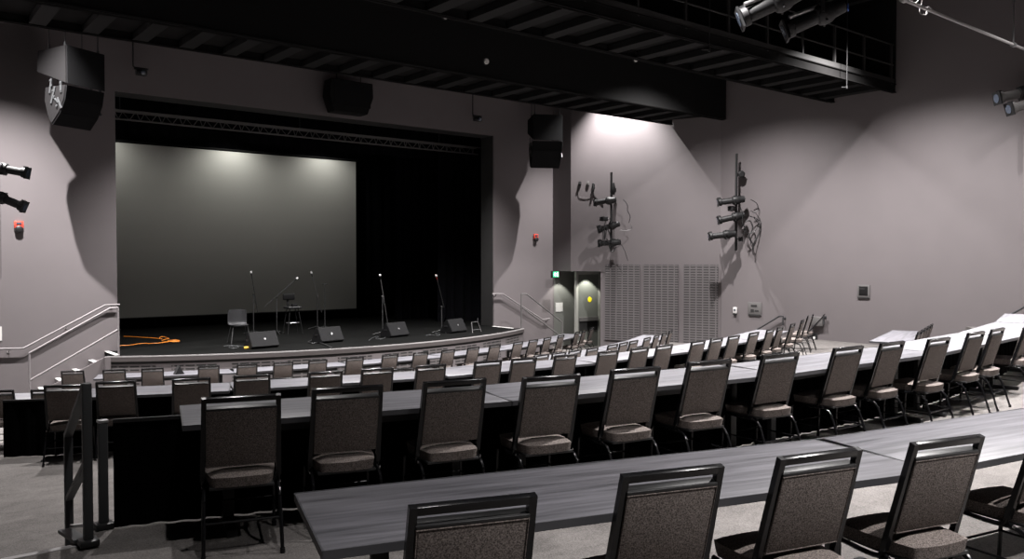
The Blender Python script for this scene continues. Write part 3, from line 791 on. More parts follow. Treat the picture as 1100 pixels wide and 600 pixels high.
# ------------------------------------------------------------------ banquet chair
def make_chair():
    t = thing('banquet_chair', 'x', 'chair')
    W, Hh = .455, .94
    hw = W / 2 - .014
    def by(z): return -.125 - .29 * (z - .46)     # back plane
    bm = new()
    # uprights and top rail: square tube with tight corners
    hb = hw + .008; ht = hw - .004
    for s in (-1, 1):
        tube(bm, [(s * hb, by(.42), .42), (s * ht, by(Hh - .002), Hh - .002)], .0145, square=True, up=(0, 1, 0))
    box(bm, (0, by(Hh - .016), Hh - .016), (2 * ht - .024, .029, .031), Matrix.Rotation(math.atan(.29), 3, 'X'), bev=.002)
    for s in (-1, 1):
        tube(bm, smooth_path([(s * hb, by(.44), .44), (s * hb, -.10, .385), (s * hb, -.03, .375), (s * hw, .17, .385)], 1), .0125, 8)
    link('back_frame', bm, 'frame', t, ang=30)
    # back pad
    bm = new()
    a, b = .50, .872; c = (a + b) / 2
    rot = Matrix.Rotation(math.atan(.29), 3, 'X')
    vs = box(bm, (0, by(c) - .0, c), (2 * hw - .026, .044, (b - a)), rot, bev=.014, seg=3)
    link('back_pad', bm, 'fabric', t, ang=50)
    bm = new()
    # piping around pad front and back
    for off in (-.019, .019):
        ww, hh = hw - .016, (b - a) / 2 - .004
        loop = [(-ww, off, -hh), (ww, off, -hh), (ww, off, hh), (-ww, off, hh), (-ww, off, -hh)]
        tube(bm, [Vector((0, by(c), c)) + rot @ Vector(p) for p in loop], .0045, 6)
    link('back_piping', bm, 'fabric', t)
    bm = new(); vs = box(bm, Vector((0, by(b) + .004, b - .002)), (2 * hw - .024, .050, .016), rot, bev=.004); link('pad_top_strip', bm, 'plastic', t)  # dark strip along the top of the back pad
    # seat
    bm = new()
    bmesh.ops.create_grid(bm, x_segments=10, y_segments=10, size=.5)
    top = list(bm.verts)
    for v in top:
        x, y = v.co.x * 2, v.co.y * 2
        # rounded square
        r = max(abs(x), abs(y)); 
        k = 1 - .10 * (x * x * y * y)
        x, y = x * k, y * k
        wdt = .205 + .018 * y
        v.co = Vector((x * wdt, y * .235 - .025, .458 + .028 * (1 - min(1, r) ** 3)))
    ext = bmesh.ops.extrude_face_region(bm, geom=bm.faces[:])
    lo = [g for g in ext['geom'] if isinstance(g, bmesh.types.BMVert)]
    for v in lo: v.co.z = .398; v.co.x *= .96; v.co.y = -.025 + (v.co.y + .025) * .96
    link('seat', bm, 'fabric', t, ang=60)
    bm = new(); box(bm, (0, -.025, .39), (.37, .42, .018), bev=.006); link('seat_base', bm, 'plastic', t)
    for s in (-1, 1):
        bm = new(); tube(bm, smooth_path([(s * hw, .10, .385), (s * hw, .185, .375), (s * (hw + .002), .19, .32), (s * (hw + .006), .205, .012)], 2), .0115, 8)
        lathe(bm, [(0, .016), (.03, .015)], (s * (hw + .006), .206, 0), (0, 0, 1), 10); link('leg', bm, 'frame', t)
        bm = new(); tube(bm, smooth_path([(s * hw, -.02, .375), (s * hw, -.16, .378), (s * (hw + .002), -.235, .34), (s * (hw + .008), -.335, .012)], 2), .0115, 8)
        lathe(bm, [(0, .016), (.03, .015)], (s * (hw + .008), -.336, 0), (0, 0, 1), 10)
        tube(bm, [(s * hw, -.105, .40), (s * (hw + .001), -.245, .32)], .008, 6)
        link('leg', bm, 'frame', t)
    bm = new()
    tube(bm, [(-hw, -.275, .2), (hw, -.275, .2)], .007, 6); tube(bm, [(-hw, .198, .2), (hw, .198, .2)], .007, 6)
    for s in (-1, 1): tube(bm, [(s * (hw), -.275, .2), (s * hw, .198, .2)], .007, 6)
    link('stretcher', bm, 'frame', t)
    bm = new()
    for s in (-1, 1):
        lathe(bm, [(0, .009), (.006, .009)], (s * (hw + .010), -.15, .385), (s, 0, 0), 8)
    link('bolt', bm, 'chrome', t)
    return t
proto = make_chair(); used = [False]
def chair_at(x, y, row, label, group, dz=0.0, rad=None):
    """x, y: plan position of the top rail's centre; faces the row's centre"""
    c, R, z = ROW[row]
    d = Vector((c[0] - x, c[1] - y, 0)); r0 = d.length; d.normalize()
    if rad: r0 = rad
    r0 = min(max(r0, R + .075), R + .24)
    rz = atan2(d.y, d.x) - pi / 2 + random.uniform(-.03, .03)
    pos = Vector((c[0], c[1], 0)) - d * r0 + d * .264; pos.z = z
    if not used[0]:
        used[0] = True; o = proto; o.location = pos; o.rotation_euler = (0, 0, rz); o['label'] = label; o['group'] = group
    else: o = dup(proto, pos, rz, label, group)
    return o
def on_arc(px, row, R):                     # where the vertical plane through photo column px meets the row's arc (right-hand side beyond)
    c = ROW[row][0]; a, b, _ = ray(px, 300)
    n = hypot(a, b); a /= n; b /= n
    m = a * c[0] + b * c[1]; disc = m * m - (c[0] ** 2 + c[1] ** 2 - R * R)
    s = m - sqrt(max(0, disc)); return a * s, b * s
CH = {
 'A': [(512, 538), (725, 504), (881.5, 486), (1020, 471), (1147, 455)],
 'B': [(260.5, 426), (375, 415), (489, 408), (597, 404), (683.5, 395), (763.5, 387), (836.5, 379), (909, 372), (957, 367), (1009.5, 363), (1050, 358), (1073, 353), (1107, 350)],
 'C': [(69.5, 413), (124.5, 409), (205, 406), (271.5, 402.5), (349, 398), (405.5, 394), (463.5, 391.5), (525, 388), (563.5, 385), (608, 382), (654.5, 377), (688, 374.5), (714.5, 371), (751, 366), (770.5, 362), (789.5, 360), (811, 357), (828.5, 353.5), (839, 351.5), (852.5, 348.5), (863, 346), (868.5, 344), (874, 342)],
 'D': [(-3, 419), (50, 418), (301, 406), (433, 395.5), (582, 382), (601, 379), (618, 377), (637, 374), (659, 371), (670.5, 368), (681.5, 366), (696, 362.5), (706, 360.5), (714.5, 357), (721, 356)],
 'E': [(82.5, 396), (124, 395.5), (164, 394.5), (224, 392), (264.5, 390.5), (304, 388.5), (341, 387), (381, 385.3), (419, 382), (452, 380), (481.5, 377), (508.5, 374), (532, 370), (557, 367), (573.5, 364.5), (588.5, 362.6), (603, 361), (620.5, 358), (628, 356), (636.5, 355)],
}
RN = {'A': ('taupe padded banquet chair, %s from the left in the nearest row', 'chairs of the nearest row'),
      'B': ('taupe padded banquet chair, %s from the left in the second row from the camera', 'chairs of the second row'),
      'C': ('taupe padded banquet chair, %s from the left in the third row from the camera', 'chairs of the third row'),
      'D': ('taupe padded banquet chair, %s from the left in the half-hidden fourth row', 'chairs of the fourth row'),
      'E': ('taupe padded banquet chair, %s from the left in the front row below the stage', 'chairs of the front row')}
for row in 'ABCDE':
    for i, (px, py) in enumerate(CH[row]):
        x, y = at(px, py, ROW[row][2] + .94)
        c, R, z = ROW[row]
        if (row in 'CDE' and i > 3) or (row == 'A' and i == 4) or (row == 'B' and i > 9):          # far right ends: keep them on the arc by their column only
            x, y = on_arc(px, row, R + .12)
        chair_at(x, y, row, RN[row][0] % ORD[i], RN[row][1])
# chairs at the loose table
for i, (s_) in enumerate((.45, 1.05, 1.6, 2.15, 2.7)):
    a = Vector((16.4, 7.78, 0)); d = Vector((2.95, .98, 0)).normalized(); n = Vector((-d.y, d.x, 0))
    p = a + d * (s_ + .15) - n * .10 + n * .264; p.z = Z_C
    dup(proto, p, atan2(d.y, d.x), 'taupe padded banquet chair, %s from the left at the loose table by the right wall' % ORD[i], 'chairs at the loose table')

# ------------------------------------------------------------------ things on the stage
def sp(px, py): x, y = at(px, py, Z_S); return Vector((x, y, Z_S))
for i, (px, py, rz, lab) in enumerate(((282.5, 373.5, .12, 'leftmost of the four grey wedge monitors on the stage edge'), (354, 367.5, .2, 'second wedge monitor from the left, with cables coiled beside it'),
                                       (426, 361.5, .26, 'third wedge monitor from the left, at the foot of a boom stand'), (489.5, 357, .3, 'rightmost of the four grey wedge monitors on the stage edge'))):
    p = sp(px, py); t = thing('wedge_monitor', lab, 'stage monitor', (p.x, p.y + .1, Z_S), rz, 'wedge monitors on the stage')
    wd = .80
    prof = [(-.25, .06), (-.17, 0), (.24, 0), (.24, .10), (.02, .44), (-.05, .44)]
    # grille faces the performers' side; the sloped back faces the hall
    bm = new(); prism(bm, [(-wd / 2, y, z) for y, z in prof], (wd, 0, 0)); bmesh.ops.bevel(bm, geom=list(bm.edges), offset=.012, segments=2, affect='EDGES')
    link('cabinet', bm, 'wedge', t)
    bm = new(); lathe(bm, [(0, .028), (.008, .026)], (0.02, -.152, .25), (0, -1, .5), 14); link('badge', bm, 'steel', t)
    bm = new(); a, b = Vector((0, .235, .11)), Vector((0, .03, .43))
    nn = Vector((0, .34, .22)).normalized(); prism(bm, [Vector((-.37, a.y, a.z)), Vector((.37, a.y, a.z)), Vector((.37, b.y, b.z)), Vector((-.37, b.y, b.z))], nn * .012); link('grille', bm, 'grille', t, smooth=False)
    bm = new()
    for s in (-1, 1): box(bm, (s * (wd / 2 + .002), .02, .22), (.012, .14, .05), bev=.005)
    link('handle', bm, 'plastic', t)
def mic_stand(label, px, py, top, boom=None, tilt=None, mic=True, red=False):
    """top: photo point of the mast's top; boom: (photo start, photo end) of the boom arm"""
    p = sp(px, py); t = thing('microphone_stand', label, 'microphone stand', p)
    tp = atY(*top, p.y); h = tp.z - Z_S
    bm = new(); tube(bm, [(0, 0, .06), (0, 0, h)], .015, 8); lathe(bm, [(0, .018), (.09, .018)], (0, 0, h * .55), (0, 0, 1), 10); link('mast', bm, 'stand', t)
    for k in range(3):
        an = k * 2 * pi / 3 + .4
        bm = new(); tube(bm, [(0, 0, .10), (.30 * cos(an), .30 * sin(an), .012)], .008, 6); lathe(bm, [(0, .013), (.03, .013)], (.29 * cos(an), .29 * sin(an), .014), (cos(an), sin(an), -.2), 8); link('foot', bm, 'stand', t)
    end = Vector((0, 0, h)); d = Vector((0, -.3, .95))
    if boom:
        a, b = [atY(*q, p.y - dy) - p for q, dy in ((boom[0], -.1), (boom[1], .25))]
        bm = new(); tube(bm, [a, b], .013, 8); lathe(bm, [(-.03, .022), (.03, .022)], (0, 0, h), (0, 1, 0), 10); link('boom_arm', bm, 'steel' if tilt == 'lit' else 'stand', t)  # arms marked lit are drawn in steel, light put into the colour
        end = b; d = (b - a).normalized()
    if mic:
        bm = new(); lathe(bm, [(0, .011), (.10, .016), (.115, .02)], end, d, 10); link('microphone', bm, 'plastic' if not red else 'redplug', t)
        bm = new(); lathe(bm, [(0, .024), (.015, .032), (.05, .034), (.07, .022)], end + d.normalized() * .11, d, 12); link('mic_head', bm, 'headmic', t)
    return t
mic_stand('tall straight microphone stand right of the grey chair', 272.5, 358, (271, 316), ((276.5, 335), (270.5, 297)))
mic_stand('low microphone stand with a long boom slanting up to the stool', 297.5, 358, (297, 319), ((284.5, 329), (315.5, 302)))
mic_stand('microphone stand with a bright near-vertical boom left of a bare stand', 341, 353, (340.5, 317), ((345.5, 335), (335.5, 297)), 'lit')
mic_stand('bare upright stand with a short cross bar on top, beside a boom stand', 349, 353, (348.5, 305), mic=False)
bm = new(); q = sp(349, 353); tq = atY(348.5, 305, q.y); tube(bm, [(-.09, 0, tq.z - Z_S), (.09, 0, tq.z - Z_S)], .014, 8); link('cross_bar', bm, 'plastic', bpy.data.objects['microphone_stand.003'])
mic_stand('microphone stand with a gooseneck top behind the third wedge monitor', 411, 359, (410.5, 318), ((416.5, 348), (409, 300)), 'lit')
mic_stand('microphone stand with a red collared microphone at the right of the stage', 474.5, 357, (474, 329), ((477, 330), (469.5, 300)), red=True)
# grey shell chair
p = sp(257, 368); t = thing('stacking_chair', 'grey plastic shell chair on the stage in front of the screen', 'chair', p, radians(155))
t.rotation_euler = (0, 0, radians(-8)); t.location.z = Z_S; t.scale = (1.14, 1.14, 1.14)
bm = new()
g = []
prof = [(-.22, .455), (-.18, .445), (0, .435), (.16, .44), (.205, .47), (.225, .55), (.24, .68), (.26, .80), (.265, .835)]
for y, z in prof:
    r = []
    for i in range(9):
        u = (i - 4) / 4
        back = max(0, min(1, (z - .47) / .2))
        wd = .215 if z < .5 else .225 - .03 * max(0, (z - .78) / .06)
        r.append(bm.verts.new((u * wd, y - (.05 * u * u) * back, z + .018 * u * u * (1 - back) - (.02 * u ** 4 if z > .82 else 0))))
    g.append(r)
for a, b in zip(g, g[1:]):
    for i in range(8): bm.faces.new((a[i], a[i + 1], b[i + 1], b[i]))
bmesh.ops.solidify(bm, geom=bm.faces, thickness=.008)
for v in bm.verts: v.co.x *= 1.05
M['shell'] = mat('grey_shell_plastic', (.045, .045, .048), .4)
link('seat_shell', bm, 'shell', t, ang=60)
for sx in (-1, 1):
    for sy in (-1, 1):
        bm = new(); tube(bm, [(sx * .17, sy * .13, .432), (sx * .24, sy * .24 , .012)], .011, 8); lathe(bm, [(0, .016), (.02, .015)], (sx * .24, sy * .24, 0), (0, 0, 1), 8); link('leg', bm, 'stand', t)
bm = new(); tube(bm, [(-.17, -.13, .43), (.17, -.13, .43)], .01, 6); tube(bm, [(-.17, .13, .43), (.17, .13, .43)], .01, 6); link('seat_frame', bm, 'steel', t)
# drummer's stool with low back
p = sp(314.5, 358); t = thing('performer_stool', 'tall black padded stool with a low backrest beside a slanting boom', 'stool', p)
s_ = 1.0
zt = atY(314, 330, p.y).z - Z_S
bm = new(); box(bm, (0, 0, zt), (.46, .42, .07), bev=.025, seg=3); link('seat', bm, 'plastic', t)
bm = new(); box(bm, (-.06, .16, zt + .34), (.40, .07, .20), bev=.03, seg=3); link('backrest', bm, 'wedge', t)
bm = new(); box(bm, (-.08, .19, zt + .15), (.08, .03, .3), bev=.008); link('back_stem', bm, 'plastic', t)
bm = new(); box(bm, (.05, -.02, zt + .07), (.18, .16, .09), bev=.02); link('cushion', bm, 'wedge', t)
for sx in (-1, 1):
    for sy in (-1, 1):
        bm = new(); tube(bm, [(sx * .14, sy * .12, zt - .03), (sx * .25, sy * .2, .012)], .012, 8); lathe(bm, [(0, .02), (.025, .018)], (sx * .25, sy * .2, 0), (0, 0, 1), 8); link('leg', bm, 'plastic', t)
bm = new(); zz = zt * .42
lp = [(.21 * cos(a * pi / 8), .17 * sin(a * pi / 8), zz) for a in range(17)]; tube(bm, lp, .009, 6); link('foot_ring', bm, 'steel', t)
# small folded metal stand near the right wing
p = sp(512, 357); t = thing('floor_stand', 'small folded metal stand lying beside the rightmost wedge monitor', 'stand', p, .3)
bm = new(); tube(bm, [(-.22, 0, .01), (-.14, .1, .34), (.2, .1, .34), (.26, 0, .01)], .009, 6); link('frame', bm, 'steel', t)
bm = new(); tube(bm, [(-.2, 0, .1), (.23, 0, .1)], .007, 6); tube(bm, [(.2, .1, .34), (.2, .1, .46)], .007, 6); link('crossbar', bm, 'steel', t)
# cables on the stage
def cable(name, label, pts, r, m, it=3, cat='cable'):
    bm = new(); tube(bm, smooth_path([(x, y, z) for x, y, z in pts], it), r, 6); return tag(link(name, bm, m), label, cat)
pp = [sp(*q) for q in ((129, 371.5), (140, 371), (152, 369), (165, 369.2), (177, 368), (188, 366), (195, 366.8), (186, 367.6), (178, 366.4), (190, 365), (194, 366), (183, 367.4), (172, 366.6), (178, 364.4), (183, 364), (174, 361.2), (170, 363.6), (176, 364.6), (163, 363), (150, 362.4), (133, 361.4))]
cable('extension_cord', 'orange extension cord tangled on the black stage floor at the left', [(p.x, p.y, Z_S + .012) for p in pp], .012, 'orange')
pp = [sp(*q) for q in ((240, 372), (252, 371), (258, 373.5), (250, 374.5), (244, 373), (256, 371.2), (268, 373))]
cable('microphone_cable', 'black cable coiled on the stage floor under the grey chair', [(p.x, p.y, Z_S + .012) for p in pp], .011, 'greyrail')
pp = [sp(*q) for q in ((264, 374.8), (267, 374.6))]
bm = new(); p = sp(265.5, 374.5); box(bm, (p.x, p.y, Z_S + .035), (.16, .08, .06), bev=.015); tag(link('cable_plug', bm, 'amber'), 'small amber cable plug beside the leftmost wedge monitor', 'plug')
pp = [sp(*q) for q in ((333, 367), (338, 365), (343, 368), (336, 369.5), (330, 368), (336, 366), (345, 369), (352, 372), (357, 374.4))]
cable('microphone_cable', 'black cable heaped at the left foot of the second wedge monitor', [(p.x, p.y, Z_S + .02) for p in pp], .02, 'plastic')
pp = [sp(*q) for q in ((396, 366), (401, 362), (408, 361.5), (402, 364), (410, 364.5), (415, 362))]
cable('microphone_cable', 'grey cables lying left of the third wedge monitor', [(p.x, p.y, Z_S + .01) for p in pp], .01, 'greyrail')
pp = [sp(*q) for q in ((457, 360.5), (463, 359.5), (470, 361), (474, 359), (466, 358.6), (472, 357))]
cable('microphone_cable', 'grey cables lying left of the rightmost wedge monitor', [(p.x, p.y, Z_S + .01) for p in pp], .01, 'greyrail')

# ------------------------------------------------------------------ spotlights
def spotlight(label, loc, aim, L=.62, group='spotlights', hang=None, m='fixture', cat='spotlight', lit=None):
    """ellipsoidal spotlight: loc = pivot, aim = direction of the beam"""
    ax = Vector(aim).normalized()
    t = thing('stage_spotlight', label, cat, loc, 0, group)
    bm = new()
    lathe(bm, [(-.36 * L, .05 * L), (-.34 * L, .11 * L), (-.18 * L, .125 * L), (-.12 * L, .155 * L), (.0, .165 * L), (.06 * L, .14 * L), (.08 * L, .10 * L)], (0, 0, 0), ax, 14)
    link('lamp_housing', bm, m, t)
    bm = new(); lathe(bm, [(.06 * L, .105 * L), (.42 * L, .105 * L), (.44 * L, .135 * L), (.52 * L, .135 * L), (.525 * L, .11 * L)], (0, 0, 0), ax, 14)
    link('lens_barrel', bm, lit or m, t)
    R_ = frame_of(ax)
    bm = new(); vs = box(bm, Vector((0, 0, 0)) + ax * .56 * L, (.30 * L, .03 * L, .30 * L), R_); 
    box(bm, ax * .50 * L + R_ @ Vector((0, 0, .15 * L)), (.03 * L, .12 * L, .03 * L), R_); box(bm, ax * .50 * L + R_ @ Vector((.14 * L, 0, 0)), (.03 * L, .14 * L, .05 * L), R_)
    link('gel_frame', bm, m, t, smooth=False)
    bm = new(); lathe(bm, [(.58 * L, .1 * L), (.585 * L, .1 * L)], (0, 0, 0), ax, 14); link('lens', bm, 'lens', t)
    for k in range(4):
        bm = new(); lathe(bm, [(-.02, .014 * L), (.05 * L, .02 * L)], ax * -.02 * L + R_ @ Vector((.16 * L * cos(k * pi / 2 + .78), 0, .16 * L * sin(k * pi / 2 + .78))), R_ @ Vector((cos(k * pi / 2 + .78), 0, sin(k * pi / 2 + .78))), 8)
        link('shutter_knob', bm, m, t)
    # yoke to the pole / pipe
    h = Vector(hang) if hang else Vector((0, 0, .3))
    bm = new(); sx = R_ @ Vector((1, 0, 0))
    hd = h.normalized()
    tube(bm, [sx * .18 * L, sx * .19 * L + h * .75, sx * -.19 * L + h * .75, sx * -.18 * L], .016 * L + .004, square=True)
    link('yoke', bm, m, t, smooth=False)
    bm = new(); box(bm, h * .88, (.07, .07, .09), bev=.01); link('clamp', bm, m, t)
    return t
# boom pole on the splayed wall
def boom(label, base, top, n, foot=.3):
    t = thing('lighting_boom', label, 'lighting pole', base)
    hh = top - base.z
    bm = new(); tube(bm, [(0, 0, 0), (0, 0, hh)], .042, 10); link('pole', bm, 'plastic', t)
    for f in (.12, .78):
        bm = new(); tube(bm, [(0, 0, hh * f), Vector(n) * -.25 + Vector((0, 0, hh * f))], .02, square=True); box(bm, Vector(n) * -.25 + Vector((0, 0, hh * f)), (.1, .1, .14)); link('wall_bracket', bm, 'plastic', t, smooth=False)
    return t
def sz(px, py, P_): d = hypot(P_.x, P_.y); a, b, c = ray(px, py); return ZC + c * d / hypot(a, b)
B1 = min((splay_pt(650 + .1 * k, 0, .36) for k in range(200)), key=lambda p: abs(proj((p.x, p.y, ZC))[0] - 656.5))
b1 = Vector((B1.x, B1.y, sz(656.5, 270.5, B1)))
boom('black lighting pole on the splayed wall above the slotted panels', b1, sz(656.5, 185, B1), spn)
camdir = Vector((-cos(TH), -sin(TH), 0)); lf = Vector((-sin(TH), cos(TH), 0))
for k, (px, py, ax, lab) in enumerate(((655, 215.5, lf + Vector((0, 0, -.12)) - camdir * .5, 'top spotlight on the pole above the slotted panels'), (659, 242.5, lf + Vector((0, 0, -.28)) - camdir * .4, 'middle spotlight on the pole above the slotted panels'), (660, 260.5, lf + Vector((0, 0, -.05)) - camdir * .4, 'lowest spotlight on the pole above the slotted panels'))):
    s_ = spn * .22 + camdir * .1
    P_ = Vector((B1.x, B1.y, 0)) + s_; z = sz(px, py, P_)
    a_, b_, _ = ray(px, py)
    # slide along the image-left direction so that the lamp centre sits at px
    P_ = P_ + (-lf) * ((px - 656.5) / F * hypot(P_.x, P_.y))
    spotlight(lab, (P_.x, P_.y, z), ax, .86, 'spotlights on the left pole', hang=(B1.x - P_.x, B1.y - P_.y, .02))
B2 = Vector((XR - .36, atX(791, 200, XR - .36).y, 0))
boom('black lighting pole on the right wall near its far corner', Vector((B2.x, B2.y, sz(791, 269, B2))), sz(791, 165, B2), Vector((-1, 0, 0)))
for k, (px, py, dz, lab) in enumerate(((792, 215, -.12, 'top spotlight on the pole of the right wall'), (792, 233, -.22, 'middle spotlight on the pole of the right wall'), (783, 252, -.12, 'lowest spotlight on the pole of the right wall'))):
    P_ = Vector((B2.x, B2.y, 0)) + Vector((-.22, -.05, 0)); z = sz(px, py, P_)
    P_ = P_ + (-lf) * ((px - 791) / F * hypot(P_.x, P_.y))
    spotlight(lab, (P_.x, P_.y, z), lf + Vector((0, 0, dz)) - camdir * .15, .93, 'spotlights on the right wall pole', hang=(B2.x - P_.x, B2.y - P_.y, .02))
for P0, px, py, lab in ((B1, 658.5, 203, 'small black clamp lamp near the top of the left pole'), (B1, 648.5, 235, 'small black junction box on the left pole'), (B2, 796, 187, 'round black clamp lamp near the top of the right pole'), (B2, 787, 224, 'small black junction box on the right pole')):
    z = sz(px, py, P0); q = Vector((P0.x, P0.y, z)) + (-lf) * ((px - (656.5 if P0 is B1 else 791)) / F * hypot(P0.x, P0.y))
    bm = new()
    if 'round' in lab: lathe(bm, [(-.09, .06), (-.05, .11), (.05, .11), (.09, .07)], (0, 0, 0), camdir, 14)
    elif 'lamp' in lab: lathe(bm, [(-.2, .06), (0, .09), (.22, .05)], (0, 0, 0), (0, 0, 1), 12)
    else: box(bm, (0, 0, 0), (.24, .2, .16), bev=.02)
    tube(bm, [(0, 0, 0), Vector((P0.x, P0.y, z)) - q], .018, 6)
    o = link('clamp_lamp' if 'lamp' in lab else 'junction_box', bm, 'plastic'); o.location = q; tag(o, lab, 'lamp' if 'lamp' in lab else 'box')
def hang_cable(label, P0, pts, r=.013, out=.34, m='plastic'):
    nn = camdir
    q = []
    for px, py in pts:
        v = Vector((P0.x, P0.y, 0)) + nn * out; z = sz(px, py, v); v = v + (-lf) * ((px - (656.5 if P0 is B1 else 791)) / F * hypot(v.x, v.y)); q.append((v.x, v.y, z))
    bm = new(); tube(bm, smooth_path(q, 2), r, 6); tag(link('power_cable', bm, m), label, 'cable')
M['greycable'] = mat('grey_cable', (.10, .095, .095), .5)
def wall_cable(label, pts, r=.006, m='greycable'):
    bm = new(); tube(bm, smooth_path([splay_pt(px, splay_z(px, py), .014) for px, py in pts], 2), r, 6); tag(link('power_cable', bm, m), label, 'cable')
wall_cable('grey lead looping from the left outlet to the right plug', [(622.5, 199), (621, 209), (623, 212), (632, 212.5), (638, 209)])
wall_cable('dark lead running from the outlets down to the top spotlight', [(637, 204), (638, 209), (643, 215), (648, 219)], .009, 'plastic')
hang_cable('lead curling right of the upper lamps on the left pole', B1, [(668, 214), (673, 220), (672, 226), (676, 232), (674, 239)])
hang_cable('lead looping between the lower lamps of the left pole', B1, [(676, 241), (678, 246), (670, 248), (664, 247)], m='greycable')
hang_cable('leads hanging from the foot of the left pole', B1, [(656, 268), (654, 250), (648, 240), (647.5, 262), (650, 246), (655, 236)], .02)
hang_cable('lead looping right of the top spotlight on the right pole', B2, [(803, 214), (810, 218), (811, 226), (805, 229)])
hang_cable('bundle of leads hanging from the spotlights of the right pole', B2, [(802, 232), (810, 234), (813, 242), (811, 252), (806, 260), (806, 270)], .014)
hang_cable('second bundle of leads gathered under the right pole spotlights', B2, [(798, 238), (803, 236), (806, 246), (800, 254), (806, 262), (805, 268)], .02)
hang_cable('third lead curling round the right pole spotlights', B2, [(795, 246), (801, 252), (808, 248), (812, 240), (806, 233)], .012)
hang_cable('thin outer lead looping down beside the right pole', B2, [(803, 226), (809, 229), (814, 238), (813, 250), (808, 258), (805, 264)], .01)
hang_cable('thin inner lead drooping under the right pole spotlights', B2, [(796, 240), (799, 250), (804, 256), (803, 262), (806, 266)], .01)
hang_cable('short lead tied along the lower part of the right pole', B2, [(792, 222), (795, 230), (794, 240), (798, 246), (796, 252)], .014)
hang_cable('black tangle of leads at the foot of the left pole', B1, [(650, 256), (655, 262), (660, 257), (657, 266), (652, 262), (656, 272), (660, 266)], .022)
hang_cable('thin lead dangling right of the foot of the left pole', B1, [(662, 256), (666, 262), (670, 270), (673, 280)], .01)
hang_cable('thin lead dangling left of the left pole', B1, [(650, 236), (646, 246), (646, 258), (649, 264)], .012)
# lamps at the left edge, pole out of the picture
for px, py, dz, lab in ((5, 181.5, -.18, 'upper black spotlight at the left edge of the photo'), (3, 213, -.42, 'lower black spotlight at the left edge of the photo')):
    q = atY(px, py, 19.6)
    spotlight(lab, q, -lf + Vector((0, 0, dz)) - camdir * .1, .80, 'spotlights at the left edge', hang=lf * .42 + Vector((0, 0, .05)))
q = atY(-20, 250, 19.6); B3 = q
t = thing('lighting_boom', 'black lighting pole just outside the left edge carrying two spotlights', 'lighting pole', (q.x, q.y, q.z))
bm = new(); tube(bm, [(0, 0, 0), (0, 0, 3)], .03, 10); tube(bm, [(0, 0, .4), (-.9, .25, .4)], .02, 8); tube(bm, [(0, 0, 2.4), (-.9, .25, 2.4)], .02, 8); link('pole', bm, 'plastic', t)
# lamps at the right edge
for px, py, dz, lab in ((1097, 100, -.22, 'upper black spotlight at the right edge of the photo'), (1110, 110, -.28, 'lower black spotlight at the right edge of the photo')):
    q = atX(px, py, XR - .6)
    spotlight(lab, q, lf + Vector((0, 0, dz)), 1.05, 'spotlights at the right edge', hang=Vector((.25, -.3, .1)), lit='plate')  # pale barrel stands for light falling on the black fixture
q = atX(1106, 140, XR - .36)
boom('black lighting pole at the right edge of the photo', Vector((XR - .36, q.y, q.z - .6)), q.z + 2.2, Vector((-1, 0, 0)))
# lit pipe across the hall with two long spotlights
PY, PZ = 7.08, ZC + 4.58
t = thing('lighting_pipe', 'bright lit lighting pipe crossing the hall at the top right', 'pipe', (12, PY, PZ))
bm = new(); tube(bm, [(-8, 0, 0), (10.4, 0, 0)], .03, 10); link('pipe', bm, 'nosing', t)
bm = new()
for x in (-4, 2.52, 7.4):
    tube(bm, [(x, 0, 0), (x, 0, CEIL - PZ)], .014, 6)
    lathe(bm, [(-.05, .055), (.05, .055)], (x, 0, 0), (1, 0, 0), 10)
link('hanger', bm, 'steel', t)
bm = new(); tube(bm, smooth_path([(3.0, 0, .03), (3.1, -.05, .16), (3.25, 0, .1), (3.2, .05, -.1), (3.45, 0, -.12), (3.5, .04, .1), (3.7, 0, .03)], 2), .012, 6); link('looped_cable', bm, 'greycable', t)
for px, py, lab in ((836, 2, 'long spotlight with a lit top hung over the catwalk, left of two'), (882, 16, 'long spotlight with a lit top and blue lens hung over the catwalk, right of two')):
    q = atY(px, py, PY)
    t = spotlight(lab, q, lf + Vector((0, 0, -.42)) - camdir * .2, 1.05, 'spotlights over the catwalk', hang=Vector((0, 0, PZ - q.z)), m='fixture')
    bm = new(); lathe(bm, [(0, .07), (.012, .06)], lf * -.42 + Vector((0, 0, .12)), -lf + camdir * .5, 12); link('blue_indicator', bm, 'blue', t)
    bm = new(); tube(bm, [lf * -.3 + Vector((0, 0, .26)), lf * .5 + Vector((0, 0, -.04))], .035, 8); link('top_highlight', bm, 'steel', t)  # steel bar stands in for the highlight along the lit top

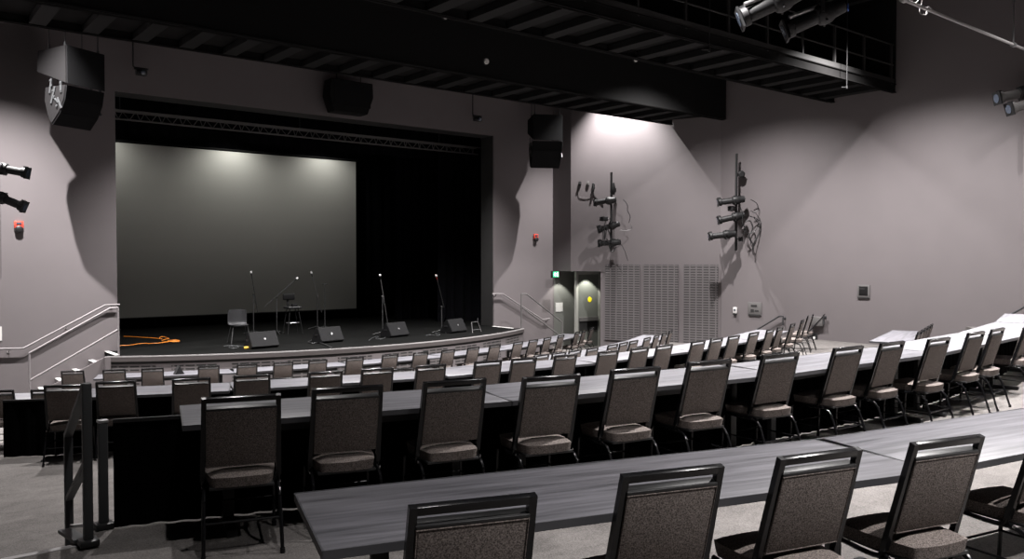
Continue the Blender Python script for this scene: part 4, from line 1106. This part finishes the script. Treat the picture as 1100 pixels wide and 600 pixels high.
# ------------------------------------------------------------------ lights
def spot(x, y, z, p, size=118, blend=.75, rad=.09, col=(1, .965, .955), aim=None):
    l = bpy.data.lights.new('house_downlight_lamp', 'SPOT'); l.energy = p; l.spot_size = radians(size); l.spot_blend = blend; l.shadow_soft_size = rad; l.color = col
    o = bpy.data.objects.new('house_downlight_lamp', l); COL.objects.link(o); o.location = (x, y, z)
    d = Vector(aim) if aim else Vector((0, 0, -1))
    o.rotation_euler = d.to_track_quat('-Z', 'Y').to_euler()
    return o
K = 1.75
SZ, BL = 96, .85
for x, p in ((2.6, 7600), (8.2, 4800), (14.6, 4800), (20.5, 3900)): spot(x, 20.1, ZC + 6.8, p * K, 94, .7, .04)
for x, p in ((3.0, 2700), (8.5, 5800), (14.5, 7200), (18.6, 3900)): spot(x, 14.75, ZC + 6.0, p * K, SZ if x < 16 else 136, BL if x < 16 else 1)
for x, y, p in ((3.5, 9.9, 2000), (9.0, 8.0, 5400), (15.0, 8.0, 6600), (19.0, 9.9, 3700)): spot(x, y, ZC + 5.8, p * K, SZ if x < 16 else 136, BL if x < 16 else 1)
for x, y, p in ((2.0, 3.4, 450), (8.5, 2.9, 6000), (14.5, 3.2, 6600), (19.0, 4.9, 3000)): spot(x, y, ZC + 5.8, p * K, SZ if x < 16 else 136, BL if x < 16 else 1)
for x, p in ((3.4, 2700), (8.5, 2600), (14.5, 3500)): spot(x, -1.6, ZC + 5.8, p * K, SZ, BL)
# wash over the screen
for x, p in ((6.2, 130), (10.8, 190), (14.4, 150)): spot(x, 29.1, SZ1 + .8, p, 150, .9, .05, (1, .985, .93))
# stage work lights on the truss
for x in (8.0, 13.5): spot(x, 24.9, ZC + 4.3, 300, 96, .8, .05, (1, .97, .92), aim=(0, -.05, -1))
# alcove downlight
spot(20.8, 22.75, ZSOF - .05, 150, 92, .25, .04, (1, .98, .9))
spot(21.3, 21.88, ZSOF - .05, 170, 100, .25, .04, (1, .98, .88))
w = bpy.data.worlds.new('world'); S.world = w; w.use_nodes = True
w.node_tree.nodes['Background'].inputs['Color'].default_value = (.9, .88, .95, 1); w.node_tree.nodes['Background'].inputs['Strength'].default_value = .0

S.view_settings.view_transform = 'Standard'; S.view_settings.look = 'None'
S.view_settings.exposure = 0; S.view_settings.gamma = 1; S.view_settings.use_curve_mapping = False
